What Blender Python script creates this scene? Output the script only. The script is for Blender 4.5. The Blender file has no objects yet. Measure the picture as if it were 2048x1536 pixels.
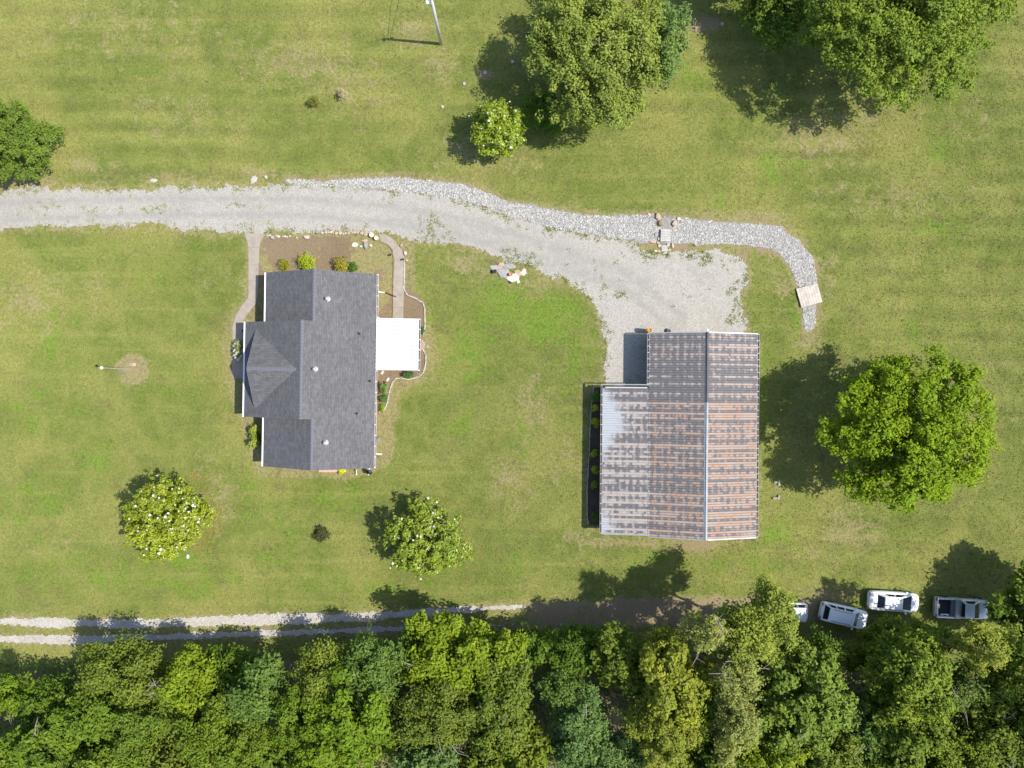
import bpy, math, random
import numpy as np
from mathutils import Vector, Matrix
R = math.radians
random.seed(7)

# ------------------------------------------------------------------ camera, sky, sun, exposure
scene = bpy.context.scene
H = 71.0                      # flying height in metres, straight down
cam_d = bpy.data.cameras.new("camera"); cam = bpy.data.objects.new("camera", cam_d)
scene.collection.objects.link(cam)
cam.location = (0, 0, H); cam.rotation_euler = (0, 0, 0)
cam_d.sensor_width = 36.0; cam_d.lens = 36.0 * H / 102.4
cam_d.clip_start = 0.5; cam_d.clip_end = 6000
scene.camera = cam

SUN_EL = R(56.0)
sun_from = Vector((math.cos(SUN_EL) * .996, -math.cos(SUN_EL) * .09, math.sin(SUN_EL))).normalized()
world = bpy.data.worlds.new("World"); scene.world = world; world.use_nodes = True
wn = world.node_tree; wn.nodes.clear()
sky = wn.nodes.new("ShaderNodeTexSky"); sky.sky_type = 'NISHITA'; sky.sun_disc = False
sky.sun_elevation = SUN_EL; sky.sun_rotation = R(95.0)
bg = wn.nodes.new("ShaderNodeBackground"); bg.inputs[1].default_value = 0.14
wo = wn.nodes.new("ShaderNodeOutputWorld")
wn.links.new(sky.outputs[0], bg.inputs[0]); wn.links.new(bg.outputs[0], wo.inputs[0])
sun_d = bpy.data.lights.new("sun", 'SUN'); sun_d.energy = 4.2; sun_d.angle = R(0.55); sun_d.color = (1.0, .95, .865)
sun = bpy.data.objects.new("sun", sun_d); scene.collection.objects.link(sun)
sun.rotation_euler = (-sun_from).to_track_quat('-Z', 'Y').to_euler(); sun.location = (30, -3, 60)
scene.view_settings.view_transform = 'Standard'; scene.view_settings.look = 'None'
scene.view_settings.gamma = 1.0; scene.view_settings.use_curve_mapping = False
scene.view_settings.exposure = 0.75
scene.cycles.max_bounces = 5; scene.cycles.diffuse_bounces = 3; scene.cycles.glossy_bounces = 2; scene.cycles.transmission_bounces = 3

# ------------------------------------------------------------------ helpers
C = scene.collection
def P(px, py, z=0.0):
    """photo pixel + real height -> metres"""
    f = (1 - z / H) / 20.0
    return ((px - 1024) * f, (768 - py) * f)
def PZ(px, py, z=0.0):
    x, y = P(px, py, z); return (x, y, z)

def tag(o, label=None, cat=None, group=None, kind=None):
    if label: o["label"] = label
    if cat: o["category"] = cat
    if group: o["group"] = group
    if kind: o["kind"] = kind
    return o
def empty(name, loc, rz=0.0):
    o = bpy.data.objects.new(name, None); C.objects.link(o)
    o.location = loc; o.rotation_euler = (0, 0, rz); o.empty_display_size = .3
    return o
def link(name, me, mat=None, parent=None, loc=(0, 0, 0), rz=0.0, scale=None):
    o = bpy.data.objects.new(name, me); C.objects.link(o)
    if mat is not None and len(me.materials) == 0: me.materials.append(mat)
    o.location = loc; o.rotation_euler = (0, 0, rz)
    if scale is not None: o.scale = scale
    if parent is not None: o.parent = parent
    return o

def mesh_np(name, V, F, smooth=False):
    """fast mesh from numpy; F is (n,3) or (n,4)"""
    me = bpy.data.meshes.new(name)
    V = np.ascontiguousarray(V, dtype=np.float32); F = np.ascontiguousarray(F, dtype=np.int32)
    k = F.shape[1]
    me.vertices.add(len(V)); me.vertices.foreach_set("co", V.ravel())
    me.loops.add(F.size); me.loops.foreach_set("vertex_index", F.ravel())
    me.polygons.add(len(F)); me.polygons.foreach_set("loop_start", np.arange(0, F.size, k, dtype=np.int32))
    if smooth: me.polygons.foreach_set("use_smooth", np.ones(len(F), dtype=bool))
    me.update(calc_edges=True)
    return me
def attr_f(me, name, arr):
    a = me.attributes.new(name, 'FLOAT', 'POINT'); a.data.foreach_set("value", np.ascontiguousarray(arr, dtype=np.float32))
def attr_c(me, name, arr):
    a = me.attributes.new(name, 'FLOAT_COLOR', 'POINT'); a.data.foreach_set("color", np.ascontiguousarray(arr, dtype=np.float32).ravel())

class MB:
    """collects simple shapes into one mesh"""
    def __init__(s): s.v = []; s.f = []
    def add(s, vs, fs):
        n = len(s.v); s.v += [tuple(v) for v in vs]; s.f += [tuple(i + n for i in f) for f in fs]; return s
    def box(s, x0, x1, y0, y1, z0, z1):
        return s.add([(x0,y0,z0),(x1,y0,z0),(x1,y1,z0),(x0,y1,z0),(x0,y0,z1),(x1,y0,z1),(x1,y1,z1),(x0,y1,z1)],
                     [(0,3,2,1),(4,5,6,7),(0,1,5,4),(1,2,6,5),(2,3,7,6),(3,0,4,7)])
    def prism(s, poly, z0, z1):
        n = len(poly); vs = [(x,y,z0) for x,y in poly] + [(x,y,z1) for x,y in poly]
        fs = [tuple(range(n-1,-1,-1)), tuple(range(n,2*n))] + [(i,(i+1)%n,(i+1)%n+n,i+n) for i in range(n)]
        return s.add(vs, fs)
    def slab(s, pts, t):
        """planar polygon given by its top points, thickness t downwards"""
        n = len(pts); vs = [tuple(p) for p in pts] + [(p[0],p[1],p[2]-t) for p in pts]
        fs = [tuple(range(n)), tuple(range(2*n-1,n-1,-1))] + [(i,i+n,(i+1)%n+n,(i+1)%n) for i in range(n)]
        return s.add(vs, fs)
    def tube(s, path, radii, n=8, cap=True):
        rings = []; N = len(path); base = len(s.v)
        for i, p in enumerate(path):
            p = Vector(p); a = Vector(path[max(i-1,0)]); b = Vector(path[min(i+1,N-1)]); d = (b-a)
            if d.length < 1e-6: d = Vector((0,0,1))
            d.normalize(); u = d.cross(Vector((0,0,1)) if abs(d.z) < .9 else Vector((1,0,0))).normalized(); w = d.cross(u)
            r = radii[i] if hasattr(radii, '__len__') else radii
            for k in range(n):
                t = 2*math.pi*k/n; s.v.append(tuple(p + u*(r*math.cos(t)) + w*(r*math.sin(t))))
        for i in range(N-1):
            for k in range(n):
                a = base+i*n+k; b = base+i*n+(k+1)%n; s.f.append((a, b, b+n, a+n))
        if cap:
            s.f.append(tuple(base+k for k in range(n-1,-1,-1))); s.f.append(tuple(base+(N-1)*n+k for k in range(n)))
        return s
    def lathe(s, prof, n=16, c=(0,0,0)):
        base = len(s.v)
        for r, z in prof:
            for k in range(n):
                t = 2*math.pi*k/n; s.v.append((c[0]+r*math.cos(t), c[1]+r*math.sin(t), c[2]+z))
        for i in range(len(prof)-1):
            for k in range(n):
                a = base+i*n+k; b = base+i*n+(k+1)%n; s.f.append((a, b, b+n, a+n))
        s.f.append(tuple(base+k for k in range(n-1,-1,-1))); s.f.append(tuple(base+(len(prof)-1)*n+k for k in range(n)))
        return s
    def mesh(s, name, smooth=False):
        me = bpy.data.meshes.new(name); me.from_pydata(s.v, [], s.f)
        if smooth: me.polygons.foreach_set("use_smooth", np.ones(len(me.polygons), dtype=bool))
        me.update(); return me
    def build(s, name, mat, parent=None, loc=(0,0,0), rz=0.0, smooth=False):
        return link(name, s.mesh(name, smooth), mat, parent, loc, rz)

# ---- numpy noise
def vnoise(x, y, seed=0):
    rs = np.random.RandomState(seed); T = rs.rand(256, 256)
    xi = np.floor(x).astype(int); yi = np.floor(y).astype(int); fx = x-xi; fy = y-yi
    fx = fx*fx*(3-2*fx); fy = fy*fy*(3-2*fy)
    g = lambda a, b: T[a & 255, b & 255]
    return (g(xi,yi)*(1-fx)+g(xi+1,yi)*fx)*(1-fy) + (g(xi,yi+1)*(1-fx)+g(xi+1,yi+1)*fx)*fy
def fbm(x, y, scale, octs=4, seed=0):
    t = 0; a = 1; tot = 0
    for o in range(octs):
        t = t + a*vnoise(x*scale*2**o + 17.3*o, y*scale*2**o + 5.1*o, seed+o); tot += a; a *= .55
    return t/tot
def sdf(poly, X, Y):
    """signed distance to polygon (negative inside)"""
    poly = np.array(poly, dtype=float); d = np.full(X.shape, 1e9); ins = np.zeros(X.shape, bool)
    for i in range(len(poly)):
        ax, ay = poly[i]; bx, by = poly[(i+1) % len(poly)]
        ex, ey = bx-ax, by-ay; L = ex*ex+ey*ey+1e-12
        t = np.clip(((X-ax)*ex+(Y-ay)*ey)/L, 0, 1)
        d = np.minimum(d, (X-ax-t*ex)**2+(Y-ay-t*ey)**2)
        c = ((ay > Y) != (by > Y)) & (X < (bx-ax)*(Y-ay)/(by-ay+1e-12)+ax); ins ^= c
    d = np.sqrt(d); return np.where(ins, -d, d)
def dist_line(pts, X, Y):
    d = np.full(X.shape, 1e9)
    for (ax,ay),(bx,by) in zip(pts[:-1], pts[1:]):
        ex, ey = bx-ax, by-ay; t = np.clip(((X-ax)*ex+(Y-ay)*ey)/(ex*ex+ey*ey+1e-12), 0, 1)
        d = np.minimum(d, (X-ax-t*ex)**2+(Y-ay-t*ey)**2)
    return np.sqrt(d)
PP = lambda pts: [P(*p) for p in pts]

# ------------------------------------------------------------------ materials
class NT:
    def __init__(s, name):
        s.m = bpy.data.materials.new(name); s.m.use_nodes = True; s.t = s.m.node_tree; s.t.nodes.clear()
        s.out = s.t.nodes.new("ShaderNodeOutputMaterial")
    def n(s, typ, **kw):
        nd = s.t.nodes.new(typ)
        for k, v in kw.items(): setattr(nd, k, v)
        return nd
    def l(s, a, b): s.t.links.new(a, b)
    def put(s, sock, v):
        if hasattr(v, "is_output") or hasattr(v, "links"): s.l(v, sock)
        else:
            if isinstance(v, (tuple, list)) and len(v) == 3 and sock.type == 'RGBA': v = (*v, 1)
            sock.default_value = v
    def math(s, op, a, b=None, c=None, clamp=False):
        nd = s.n("ShaderNodeMath", operation=op, use_clamp=clamp)
        s.put(nd.inputs[0], a)
        if b is not None: s.put(nd.inputs[1], b)
        if c is not None: s.put(nd.inputs[2], c)
        return nd.outputs[0]
    def sm(s, x, lo, hi):
        nd = s.n("ShaderNodeMapRange", interpolation_type='SMOOTHSTEP')
        s.put(nd.inputs[0], x); s.put(nd.inputs[1], lo); s.put(nd.inputs[2], hi); return nd.outputs[0]
    def mr(s, x, lo, hi, a, b):
        nd = s.n("ShaderNodeMapRange"); s.put(nd.inputs[0], x)
        for i, v in enumerate((lo, hi, a, b)): s.put(nd.inputs[i+1], v)
        return nd.outputs[0]
    def mix(s, f, a, b, blend='MIX'):
        nd = s.n("ShaderNodeMix", data_type='RGBA', blend_type=blend)
        s.put(nd.inputs[0], f); s.put(nd.inputs[6], a); s.put(nd.inputs[7], b); return nd.outputs[2]
    def noise(s, vec, scale, detail=4, rough=.55, dist=0.0):
        nd = s.n("ShaderNodeTexNoise"); s.put(nd.inputs["Vector"], vec); s.put(nd.inputs["Scale"], scale)
        s.put(nd.inputs["Detail"], detail); s.put(nd.inputs["Roughness"], rough); s.put(nd.inputs["Distortion"], dist)
        return nd.outputs[0]
    def vor(s, vec, scale, feature='F1'):
        nd = s.n("ShaderNodeTexVoronoi", feature=feature); s.put(nd.inputs["Vector"], vec); s.put(nd.inputs["Scale"], scale)
        return nd
    def pos(s): return s.n("ShaderNodeNewGeometry").outputs["Position"]
    def sep(s, v):
        nd = s.n("ShaderNodeSeparateXYZ"); s.l(v, nd.inputs[0]); return nd.outputs
    def comb(s, x, y, z=0.0):
        nd = s.n("ShaderNodeCombineXYZ"); s.put(nd.inputs[0], x); s.put(nd.inputs[1], y); s.put(nd.inputs[2], z); return nd.outputs[0]
    def objco(s, ob=None):
        nd = s.n("ShaderNodeTexCoord")
        if ob is not None: nd.object = ob
        return nd.outputs["Object"]
    def attr(s, name):
        nd = s.n("ShaderNodeAttribute", attribute_name=name); return nd
    def bump(s, h, strength=.3, dist=.05):
        nd = s.n("ShaderNodeBump"); s.put(nd.inputs["Strength"], strength); s.put(nd.inputs["Distance"], dist); s.l(h, nd.inputs["Height"])
        return nd.outputs[0]
    def bsdf(s, col, rough=.8, metal=0.0, spec=.3, normal=None, coat=0.0):
        b = s.n("ShaderNodeBsdfPrincipled"); s.put(b.inputs["Base Color"], col); s.put(b.inputs["Roughness"], rough)
        s.put(b.inputs["Metallic"], metal); s.put(b.inputs["Specular IOR Level"], spec); s.put(b.inputs["Coat Weight"], coat)
        if normal is not None: s.l(normal, b.inputs["Normal"])
        return b
    def done(s, b): s.l(b.outputs[0], s.out.inputs[0]); return s.m

def simple(name, col, rough=.7, metal=0.0, spec=.3, var=.25, scale=3.0, coat=0.0, bump=0.0):
    t = NT(name); p = t.objco(); n = t.noise(p, scale, 5)
    k = t.mr(n, .25, .75, 1-var, 1+var)
    c = t.mix(1.0, col, t.comb(k, k, k), 'MULTIPLY')
    nm = t.bump(t.noise(p, scale*6, 3), bump, .02) if bump else None
    return t.done(t.bsdf(c, rough, metal, spec, nm, coat))

def mat_lawn():
    t = NT("lawn_grass"); p = t.pos(); x, y, z = t.sep(p)
    a = t.attr("cover"); sr = t.n("ShaderNodeSeparateColor"); t.l(a.outputs["Color"], sr.inputs[0])
    dry, lush, soil = sr.outputs; tone = a.outputs["Alpha"]
    nb = t.noise(p, .09, 4, .55, .4); nm = t.noise(p, .55, 5, .6, .3); nf = t.noise(p, 3.2, 4, .6); nv = t.noise(p, 11, 3, .65)
    # mower passes: long E-W streaks
    st = t.noise(t.comb(t.math('MULTIPLY', x, .035), t.math('MULTIPLY', y, .75)), 1.0, 3, .6)
    g = t.mix(t.sm(t.math('MULTIPLY_ADD', nf, .35, t.math('MULTIPLY', nm, .65)), .36, .62), (.156, .172, .043), (.102, .130, .027))
    g = t.mix(t.sm(nb, .42, .66), g, (.185, .186, .052))
    g = t.mix(t.math('MULTIPLY', t.sm(st, .5, .72), .5), g, (.205, .205, .058))
    jit = t.math('ADD', t.math('MULTIPLY', t.math('SUBTRACT', nm, .5), 1.9), t.math('MULTIPLY', t.math('SUBTRACT', nf, .5), 1.3))
    lu = t.sm(t.math('ADD', t.math('MULTIPLY', lush, 1.1), jit), .30, .78); g = t.mix(t.math('MULTIPLY', lu, .75), g, (.118, .186, .024))
    j2 = t.math('ADD', t.math('MULTIPLY', t.math('SUBTRACT', t.noise(t.comb(t.math('ADD', x, 31.0), y), .8, 5, .65, .5), .5), 2.2), t.math('MULTIPLY', t.math('SUBTRACT', nf, .5), 1.0))
    dr = t.sm(t.math('ADD', t.math('MULTIPLY', dry, 1.15), j2), .26, .90); g = t.mix(t.math('MULTIPLY', dr, .85), g, (.222, .192, .090))
    br_ = t.math('MULTIPLY', t.sm(t.noise(t.comb(x, t.math('ADD', y, 77.0)), .35, 5, .65, .6), .52, .70), .55); g = t.mix(br_, g, (.118, .116, .040))
    dk = t.vor(t.comb(x, y), 1.3); dkm = t.math('MULTIPLY', t.sm(t.math('MULTIPLY_ADD', nf, .35, dk.outputs['Distance']), .42, .26), t.sm(t.noise(p, .22, 3), .52, .66)); g = t.mix(t.math('MULTIPLY', dkm, .6), g, (.062, .100, .018))
    so = t.sm(t.math('ADD', soil, t.math('MULTIPLY', jit, .7)), .42, .72)
    sc = t.mix(t.sm(nf, .3, .7), (.265, .205, .130), (.185, .140, .085))
    g = t.mix(so, g, sc)
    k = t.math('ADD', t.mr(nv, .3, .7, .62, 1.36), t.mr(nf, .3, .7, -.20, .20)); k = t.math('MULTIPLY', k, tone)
    mow = t.math('SINE', t.math('MULTIPLY_ADD', y, 2*math.pi/2.3, t.math('MULTIPLY', t.noise(t.comb(t.math('MULTIPLY', x, .06), t.math('MULTIPLY', y, .12)), 1.0, 2), 9.0)))
    mm = t.math('MULTIPLY', t.math('MAXIMUM', t.sm(x, 22, 34), t.sm(y, 16, 22)), t.sm(t.noise(p, .07, 2), .35, .55))
    k = t.math('MULTIPLY', k, t.math('MULTIPLY_ADD', t.math('MULTIPLY', mow, mm), .075, 1.0))
    g = t.mix(1.0, g, t.comb(k, k, k), 'MULTIPLY')
    # scattered straw-coloured flecks
    w = t.vor(p, 5.0); fl = t.math('LESS_THAN', w.outputs["Distance"], .16)
    fl2 = t.math('MULTIPLY', fl, t.math('GREATER_THAN', t.noise(p, 1.7, 2), .55)); g = t.mix(t.math('MULTIPLY', fl2, .45), g, (.36, .32, .18))
    nn = t.bump(t.math('ADD', t.math('MULTIPLY', nv, .6), nf), .8, .10)
    return t.done(t.bsdf(g, .95, 0, .08, nn))

def mat_gravel(name, base, dark, tan, big=1.0, stain=.5, ruts=False):
    t = NT(name); p = t.pos()
    n1 = t.noise(p, .25, 4, .6); n2 = t.noise(p, 1.6, 5, .65); v = t.vor(p, 9.0/big); nv = t.noise(p, 24/big, 3, .7)
    hs = t.n("ShaderNodeSeparateColor"); t.l(v.outputs["Color"], hs.inputs[0])
    c = t.mix(t.math('MULTIPLY', t.sm(n2, .45, .75), stain), base, tan)
    c = t.mix(t.math('MULTIPLY', t.sm(n1, .45, .7), .45), c, dark)
    k = t.mr(hs.outputs[0], 0, 1, .84, 1.12); c = t.mix(1.0, c, t.comb(k, k, k), 'MULTIPLY')
    k2 = t.mr(nv, .3, .72, .80, 1.15); c = t.mix(1.0, c, t.comb(k2, k2, k2), 'MULTIPLY')
    if ruts:
        wr = t.math('MULTIPLY', t.attr("wear").outputs["Fac"], t.sm(n2, .25, .6)); c = t.mix(t.math('MULTIPLY', wr, .85), c, (.250, .237, .214))
    sp = t.math('GREATER_THAN', t.noise(p, 4.3, 2, .5), .70); c = t.mix(t.math('MULTIPLY', sp, .4), c, dark)
    return t.done(t.bsdf(c, .95, 0, .15, t.bump(t.math('ADD', v.outputs["Distance"], nv), .6, .04)))

def mat_leaf(name, gloss=.12, trans=.26, rough=.55):
    """tint comes from the object's own colour; per-leaf hue from attribute"""
    t = NT(name); oi = t.n("ShaderNodeObjectInfo"); r = t.attr("hue").outputs["Fac"]; p = t.pos()
    c = oi.outputs["Color"]
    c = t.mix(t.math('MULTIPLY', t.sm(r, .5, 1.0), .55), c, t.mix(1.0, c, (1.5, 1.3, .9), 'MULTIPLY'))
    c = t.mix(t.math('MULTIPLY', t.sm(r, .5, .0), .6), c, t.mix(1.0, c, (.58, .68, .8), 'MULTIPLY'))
    k = t.mr(t.noise(p, .8, 3), .3, .7, .80, 1.2); c = t.mix(1.0, c, t.comb(k, k, k), 'MULTIPLY')
    b = t.bsdf(c, rough, 0, gloss); tr = t.n("ShaderNodeBsdfTranslucent"); t.l(t.mix(1.0, c, (1.25, 1.3, .7), 'MULTIPLY'), tr.inputs[0])
    mx = t.n("ShaderNodeMixShader"); mx.inputs[0].default_value = trans; t.l(b.outputs[0], mx.inputs[1]); t.l(tr.outputs[0], mx.inputs[2])
    t.l(mx.outputs[0], t.out.inputs[0]); return t.m

def mat_bark():
    t = NT("bark"); p = t.objco(); x, y, z = t.sep(p)
    n = t.noise(t.comb(t.math('MULTIPLY', x, 6), t.math('MULTIPLY', y, 6), z), 2.0, 4)
    return t.done(t.bsdf(t.mix(n, (.10, .075, .055), (.24, .20, .16)), .95, 0, .1, t.bump(n, .6, .03)))

def mat_stone(name, a, b):
    t = NT(name); p = t.objco(); oi = t.n("ShaderNodeObjectInfo"); n = t.noise(p, 3.0, 5)
    c = t.mix(t.sm(t.math('ADD', n, t.math('MULTIPLY', t.math('SUBTRACT', oi.outputs["Random"], .5), .6)), .3, .75), a, b)
    return t.done(t.bsdf(c, .9, 0, .2, t.bump(t.noise(p, 9, 4), .5, .03)))

def mat_shingle(root, swap=False):
    t = NT("asphalt_shingle"); x, y, z = t.sep(t.objco(root))
    v = t.comb(x, t.math('MULTIPLY', y, 1.0)) if swap else t.comb(y, t.math('MULTIPLY', x, 1.09))
    br = t.n("ShaderNodeTexBrick"); br.offset = .37; br.squash = 1.0
    t.l(v, br.inputs["Vector"]); br.inputs["Scale"].default_value = 1.0
    br.inputs["Color1"].default_value = (.124, .122, .127, 1); br.inputs["Color2"].default_value = (.092, .090, .095, 1)
    br.inputs["Mortar"].default_value = (.060, .059, .063, 1); br.inputs["Mortar Size"].default_value = .011
    br.inputs["Brick Width"].default_value = .42; br.inputs["Row Height"].default_value = .15
    q = t.comb(t.math('MULTIPLY', x, 1.0), t.math('MULTIPLY', y, 1.0), z)
    n1 = t.noise(q, 2.6, 4, .7); n2 = t.noise(q, 14, 3, .7); n3 = t.noise(q, .35, 3)
    k = t.math('ADD', t.mr(n1, .3, .7, .84, 1.16), t.mr(n2, .3, .7, -.14, .14)); k = t.math('ADD', k, t.mr(n3, .3, .7, -.07, .07))
    c = t.mix(1.0, br.outputs[0], t.comb(k, k, k), 'MULTIPLY')
    return t.done(t.bsdf(c, .9, 0, .25, t.bump(br.outputs["Fac"], -.35, .012)))

def mat_rust_roof(root):
    """weathered ribbed steel: slate coat worn pale over the battens, rusting towards the south end, clean sheet on the lean-to"""
    t = NT("weathered_ribbed_steel"); u, v, z = t.sep(t.objco(root)); pv = t.comb(u, v)
    row = t.math('FLOOR', t.math('DIVIDE', t.math('ADD', v, 9.75), .2344))
    wn_ = t.n("ShaderNodeTexWhiteNoise", noise_dimensions='1D'); t.l(row, wn_.inputs["W"]); rr = wn_.outputs["Value"]
    pan = t.math('MODULO', row, 4.0); isd = t.math('GREATER_THAN', pan, 2.5)
    n1 = t.noise(t.comb(t.math('MULTIPLY', u, 2.0), t.math('MULTIPLY', row, 3.7)), 1.0, 4, .6)
    n2 = t.noise(pv, 5.0, 3, .6); n3 = t.noise(t.comb(t.math('MULTIPLY', u, .25), t.math('MULTIPLY', v, .5)), 1.0, 3)
    col = t.math('POWER', t.math('MULTIPLY_ADD', t.math('COSINE', t.math('MULTIPLY', u, 2*math.pi/.655)), .5, .5), 1.6)
    east = t.math('GREATER_THAN', u, 0.0); south = t.sm(t.math('ADD', v, t.math('MULTIPLY', t.math('SUBTRACT', n3, .5), 1.5)), 3.7, 3.0)
    lean = t.math('LESS_THAN', u, -5.05)
    s = t.math('MULTIPLY', rr, .30); s = t.math('MULTIPLY_ADD', isd, -.28, s); s = t.math('MULTIPLY_ADD', n1, .95, s); s = t.math('MULTIPLY_ADD', n2, .22, s); s = t.math('MULTIPLY_ADD', n3, .25, s)
    s = t.math('MULTIPLY_ADD', east, .10, s); s = t.math('MULTIPLY_ADD', south, .15, s); s = t.math('MULTIPLY_ADD', lean, .05, s)
    spot = t.math('MULTIPLY', t.math('POWER', col, 3.0), t.sm(t.math('MULTIPLY_ADD', rr, .3, t.noise(t.comb(t.math('MULTIPLY_ADD', u, 1.2, 50.0), t.math('MULTIPLY', row, 2.3)), 1.0, 3)), .52, .84))
    pale = t.math('MAXIMUM', t.sm(t.math('MULTIPLY_ADD', col, .10, s), .93, 1.15), t.math('MULTIPLY', spot, .85))
    slate = t.mix(t.sm(n2, .3, .7), (.098, .096, .103), (.132, .128, .133))
    c = t.mix(t.math('MULTIPLY', pale, .78), slate, t.mix(lean, (.36, .295, .255), (.40, .365, .335)))
    ru = t.math('MULTIPLY', south, t.sm(t.noise(t.comb(t.math('MULTIPLY', u, .55), t.math('MULTIPLY', v, 1.5)), 1.0, 4, .65), .36, .60))
    ru = t.math('MULTIPLY', ru, t.math('SUBTRACT', 1.0, t.math('MULTIPLY', lean, .78)))
    c = t.mix(t.math('MULTIPLY', t.math('MULTIPLY', ru, pale), .68), c, (.315, .205, .145))
    sp = t.math('MULTIPLY', t.math('MULTIPLY', ru, col), t.sm(n1, .52, .66)); c = t.mix(t.math('MULTIPLY', sp, .8), c, (.30, .115, .055))
    # unworn galvanised sheet along the lean-to eave
    d1 = t.math('DIVIDE', t.math('SUBTRACT', v, 1.3), 2.6); w1 = t.math('MULTIPLY', t.math('EXPONENT', t.math('MULTIPLY', t.math('MULTIPLY', d1, d1), -1.0)), 2.35)
    d2 = t.math('DIVIDE', t.math('ADD', v, 8.9), 1.25); w2 = t.math('MULTIPLY', t.math('EXPONENT', t.math('MULTIPLY', t.math('MULTIPLY', d2, d2), -1.0)), 1.15)
    edge = t.math('ADD', t.math('ADD', w1, w2), t.math('MULTIPLY_ADD', t.math('SUBTRACT', n1, .5), 1.6, t.math('MULTIPLY', t.math('SUBTRACT', rr, .6), .7)))
    edge = t.math('MULTIPLY', edge, t.math('GREATER_THAN', t.math('ADD', w1, w2), .12))
    cl = t.sm(t.math('SUBTRACT', edge, t.math('ADD', u, 9.6)), -.5, .9)
    c = t.mix(cl, c, (.345, .365, .385))
    # lap seams every panel, thin dark line along each rib
    fr = t.math('FRACT', t.math('DIVIDE', t.math('ADD', v, 9.75), .2344)); ln = t.math('LESS_THAN', fr, .17)
    c = t.mix(t.math('MULTIPLY', ln, .62), c, (.05, .048, .052))
    return t.done(t.bsdf(c, t.mr(pale, 0, 1, .62, .85), .0, .12, t.bump(n2, .1, .01)))

def mat_brick():
    t = NT("red_brick"); x, y, z = t.sep(t.objco()); v = t.comb(t.math('ADD', x, y), z)
    br = t.n("ShaderNodeTexBrick"); t.l(v, br.inputs["Vector"]); br.inputs["Scale"].default_value = 1
    br.inputs["Color1"].default_value = (.36, .15, .10, 1); br.inputs["Color2"].default_value = (.27, .11, .08, 1); br.inputs["Mortar"].default_value = (.45, .40, .36, 1)
    br.inputs["Brick Width"].default_value = .22; br.inputs["Row Height"].default_value = .075; br.inputs["Mortar Size"].default_value = .008
    return t.done(t.bsdf(br.outputs[0], .9, 0, .2, t.bump(br.outputs["Fac"], -.4, .01)))

def mat_glass(name, col=(.010, .014, .020)):
    t = NT(name); return t.done(t.bsdf(t.mix(t.noise(t.objco(), 2.0, 2), col, tuple(c*1.8 for c in col)), .10, 0, .12))

M = {}
M['lawn'] = mat_lawn()
M['gravel'] = mat_gravel("limestone_gravel", (.332, .312, .278), (.264, .247, .218), (.296, .264, .208), 1.0, .5, True)
M['track'] = mat_gravel("track_gravel", (.385, .365, .33), (.30, .27, .225), (.33, .275, .20), 1.0, .8)
M['bedgravel'] = mat_gravel("creek_bed_gravel", (.25, .243, .23), (.18, .174, .165), (.25, .225, .19), 1.3)
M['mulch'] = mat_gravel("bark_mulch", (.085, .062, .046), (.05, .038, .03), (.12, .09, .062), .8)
M['soil'] = mat_gravel("bare_garden_soil", (.195, .146, .092), (.15, .108, .066), (.22, .175, .10), .7, .7)
M['concrete'] = simple("walk_concrete", (.275, .238, .198), .9, var=.16, scale=1.5, bump=.2)
M['concrete2'] = simple("shaded_porch_concrete", (.25, .225, .195), .9, var=.14, scale=1.5, bump=.2)
M['bark'] = mat_bark(); M['twig'] = simple("bleached_twig", (.26, .225, .19), .9)
M['leaf'] = mat_leaf("broad_leaf"); M['waxy'] = mat_leaf("waxy_leaf", .4, .24, .38)
M['white'] = simple("white_painted_metal", (.78, .78, .77), .45, var=.05)
M['whiteroof'] = simple("white_enamel_panel", (.60, .60, .60), .5, var=.12, scale=.6)
M['ribshade'] = simple("shade_grey_rib", (.22, .23, .24), .6, var=.15)  # white ribs coloured grey to paint the shadow lines between panels
M['trim'] = simple("galvanised_trim", (.27, .285, .30), .4, .2, .4, var=.12)
M['siding'] = simple("pale_steel_siding", (.42, .40, .37), .6, .1, var=.1)
M['brick'] = mat_brick()
M['darkmetal'] = simple("dark_ridge_metal", (.075, .080, .088), .5, .2, var=.25, scale=1.2)
M['lightmetal'] = simple("bare_ridge_metal", (.31, .325, .335), .35, .3, var=.2, scale=1.2)
M['black'] = simple("black_plastic", (.022, .022, .024), .5)
M['tyre'] = simple("tyre_rubber", (.025, .025, .027), .85)
M['rim'] = simple("alloy_wheel", (.45, .46, .47), .35, .6)
M['glass'] = mat_glass("dark_glass"); M['winglass'] = mat_glass("window_glass", (.05, .06, .07))
M['paint'] = simple("white_car_paint", (.72, .745, .77), .25, 0, .5, var=.05, scale=.7, coat=.6)
M['paint2'] = simple("pale_silver_paint", (.60, .635, .67), .28, .2, .5, var=.06, scale=.7, coat=.6)
M['ventw'] = simple("vent_metal", (.40, .41, .42), .5, .1, var=.1)
M['lamp'] = simple("lamp_lens", (.75, .77, .78), .15, 0, .6)
M['redlens'] = simple("red_lens", (.30, .02, .02), .2, 0, .6)
M['alu'] = simple("aluminium_plate", (.42, .43, .42), .4, .5, .4, var=.15, scale=4)
M['bedliner'] = simple("bed_liner", (.028, .028, .032), .8)
M['wood'] = simple("weathered_planks", (.40, .36, .31), .85, var=.3, scale=2.5, bump=.3)
M['wood2'] = simple("grey_planks", (.36, .34, .31), .85, var=.2, scale=2.5, bump=.3)
M['tan'] = mat_stone("sandstone", (.42, .34, .25), (.32, .23, .15)); M['limestone'] = mat_stone("limestone_rock", (.46, .42, .36), (.32, .29, .25))
M['greystone'] = mat_stone("grey_rock", (.31, .295, .275), (.20, .19, .18)); M['brownstone'] = mat_stone("brown_rock", (.30, .19, .10), (.18, .11, .06))
M['pinkblock'] = simple("clay_brick_block", (.48, .30, .23), .9)
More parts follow.
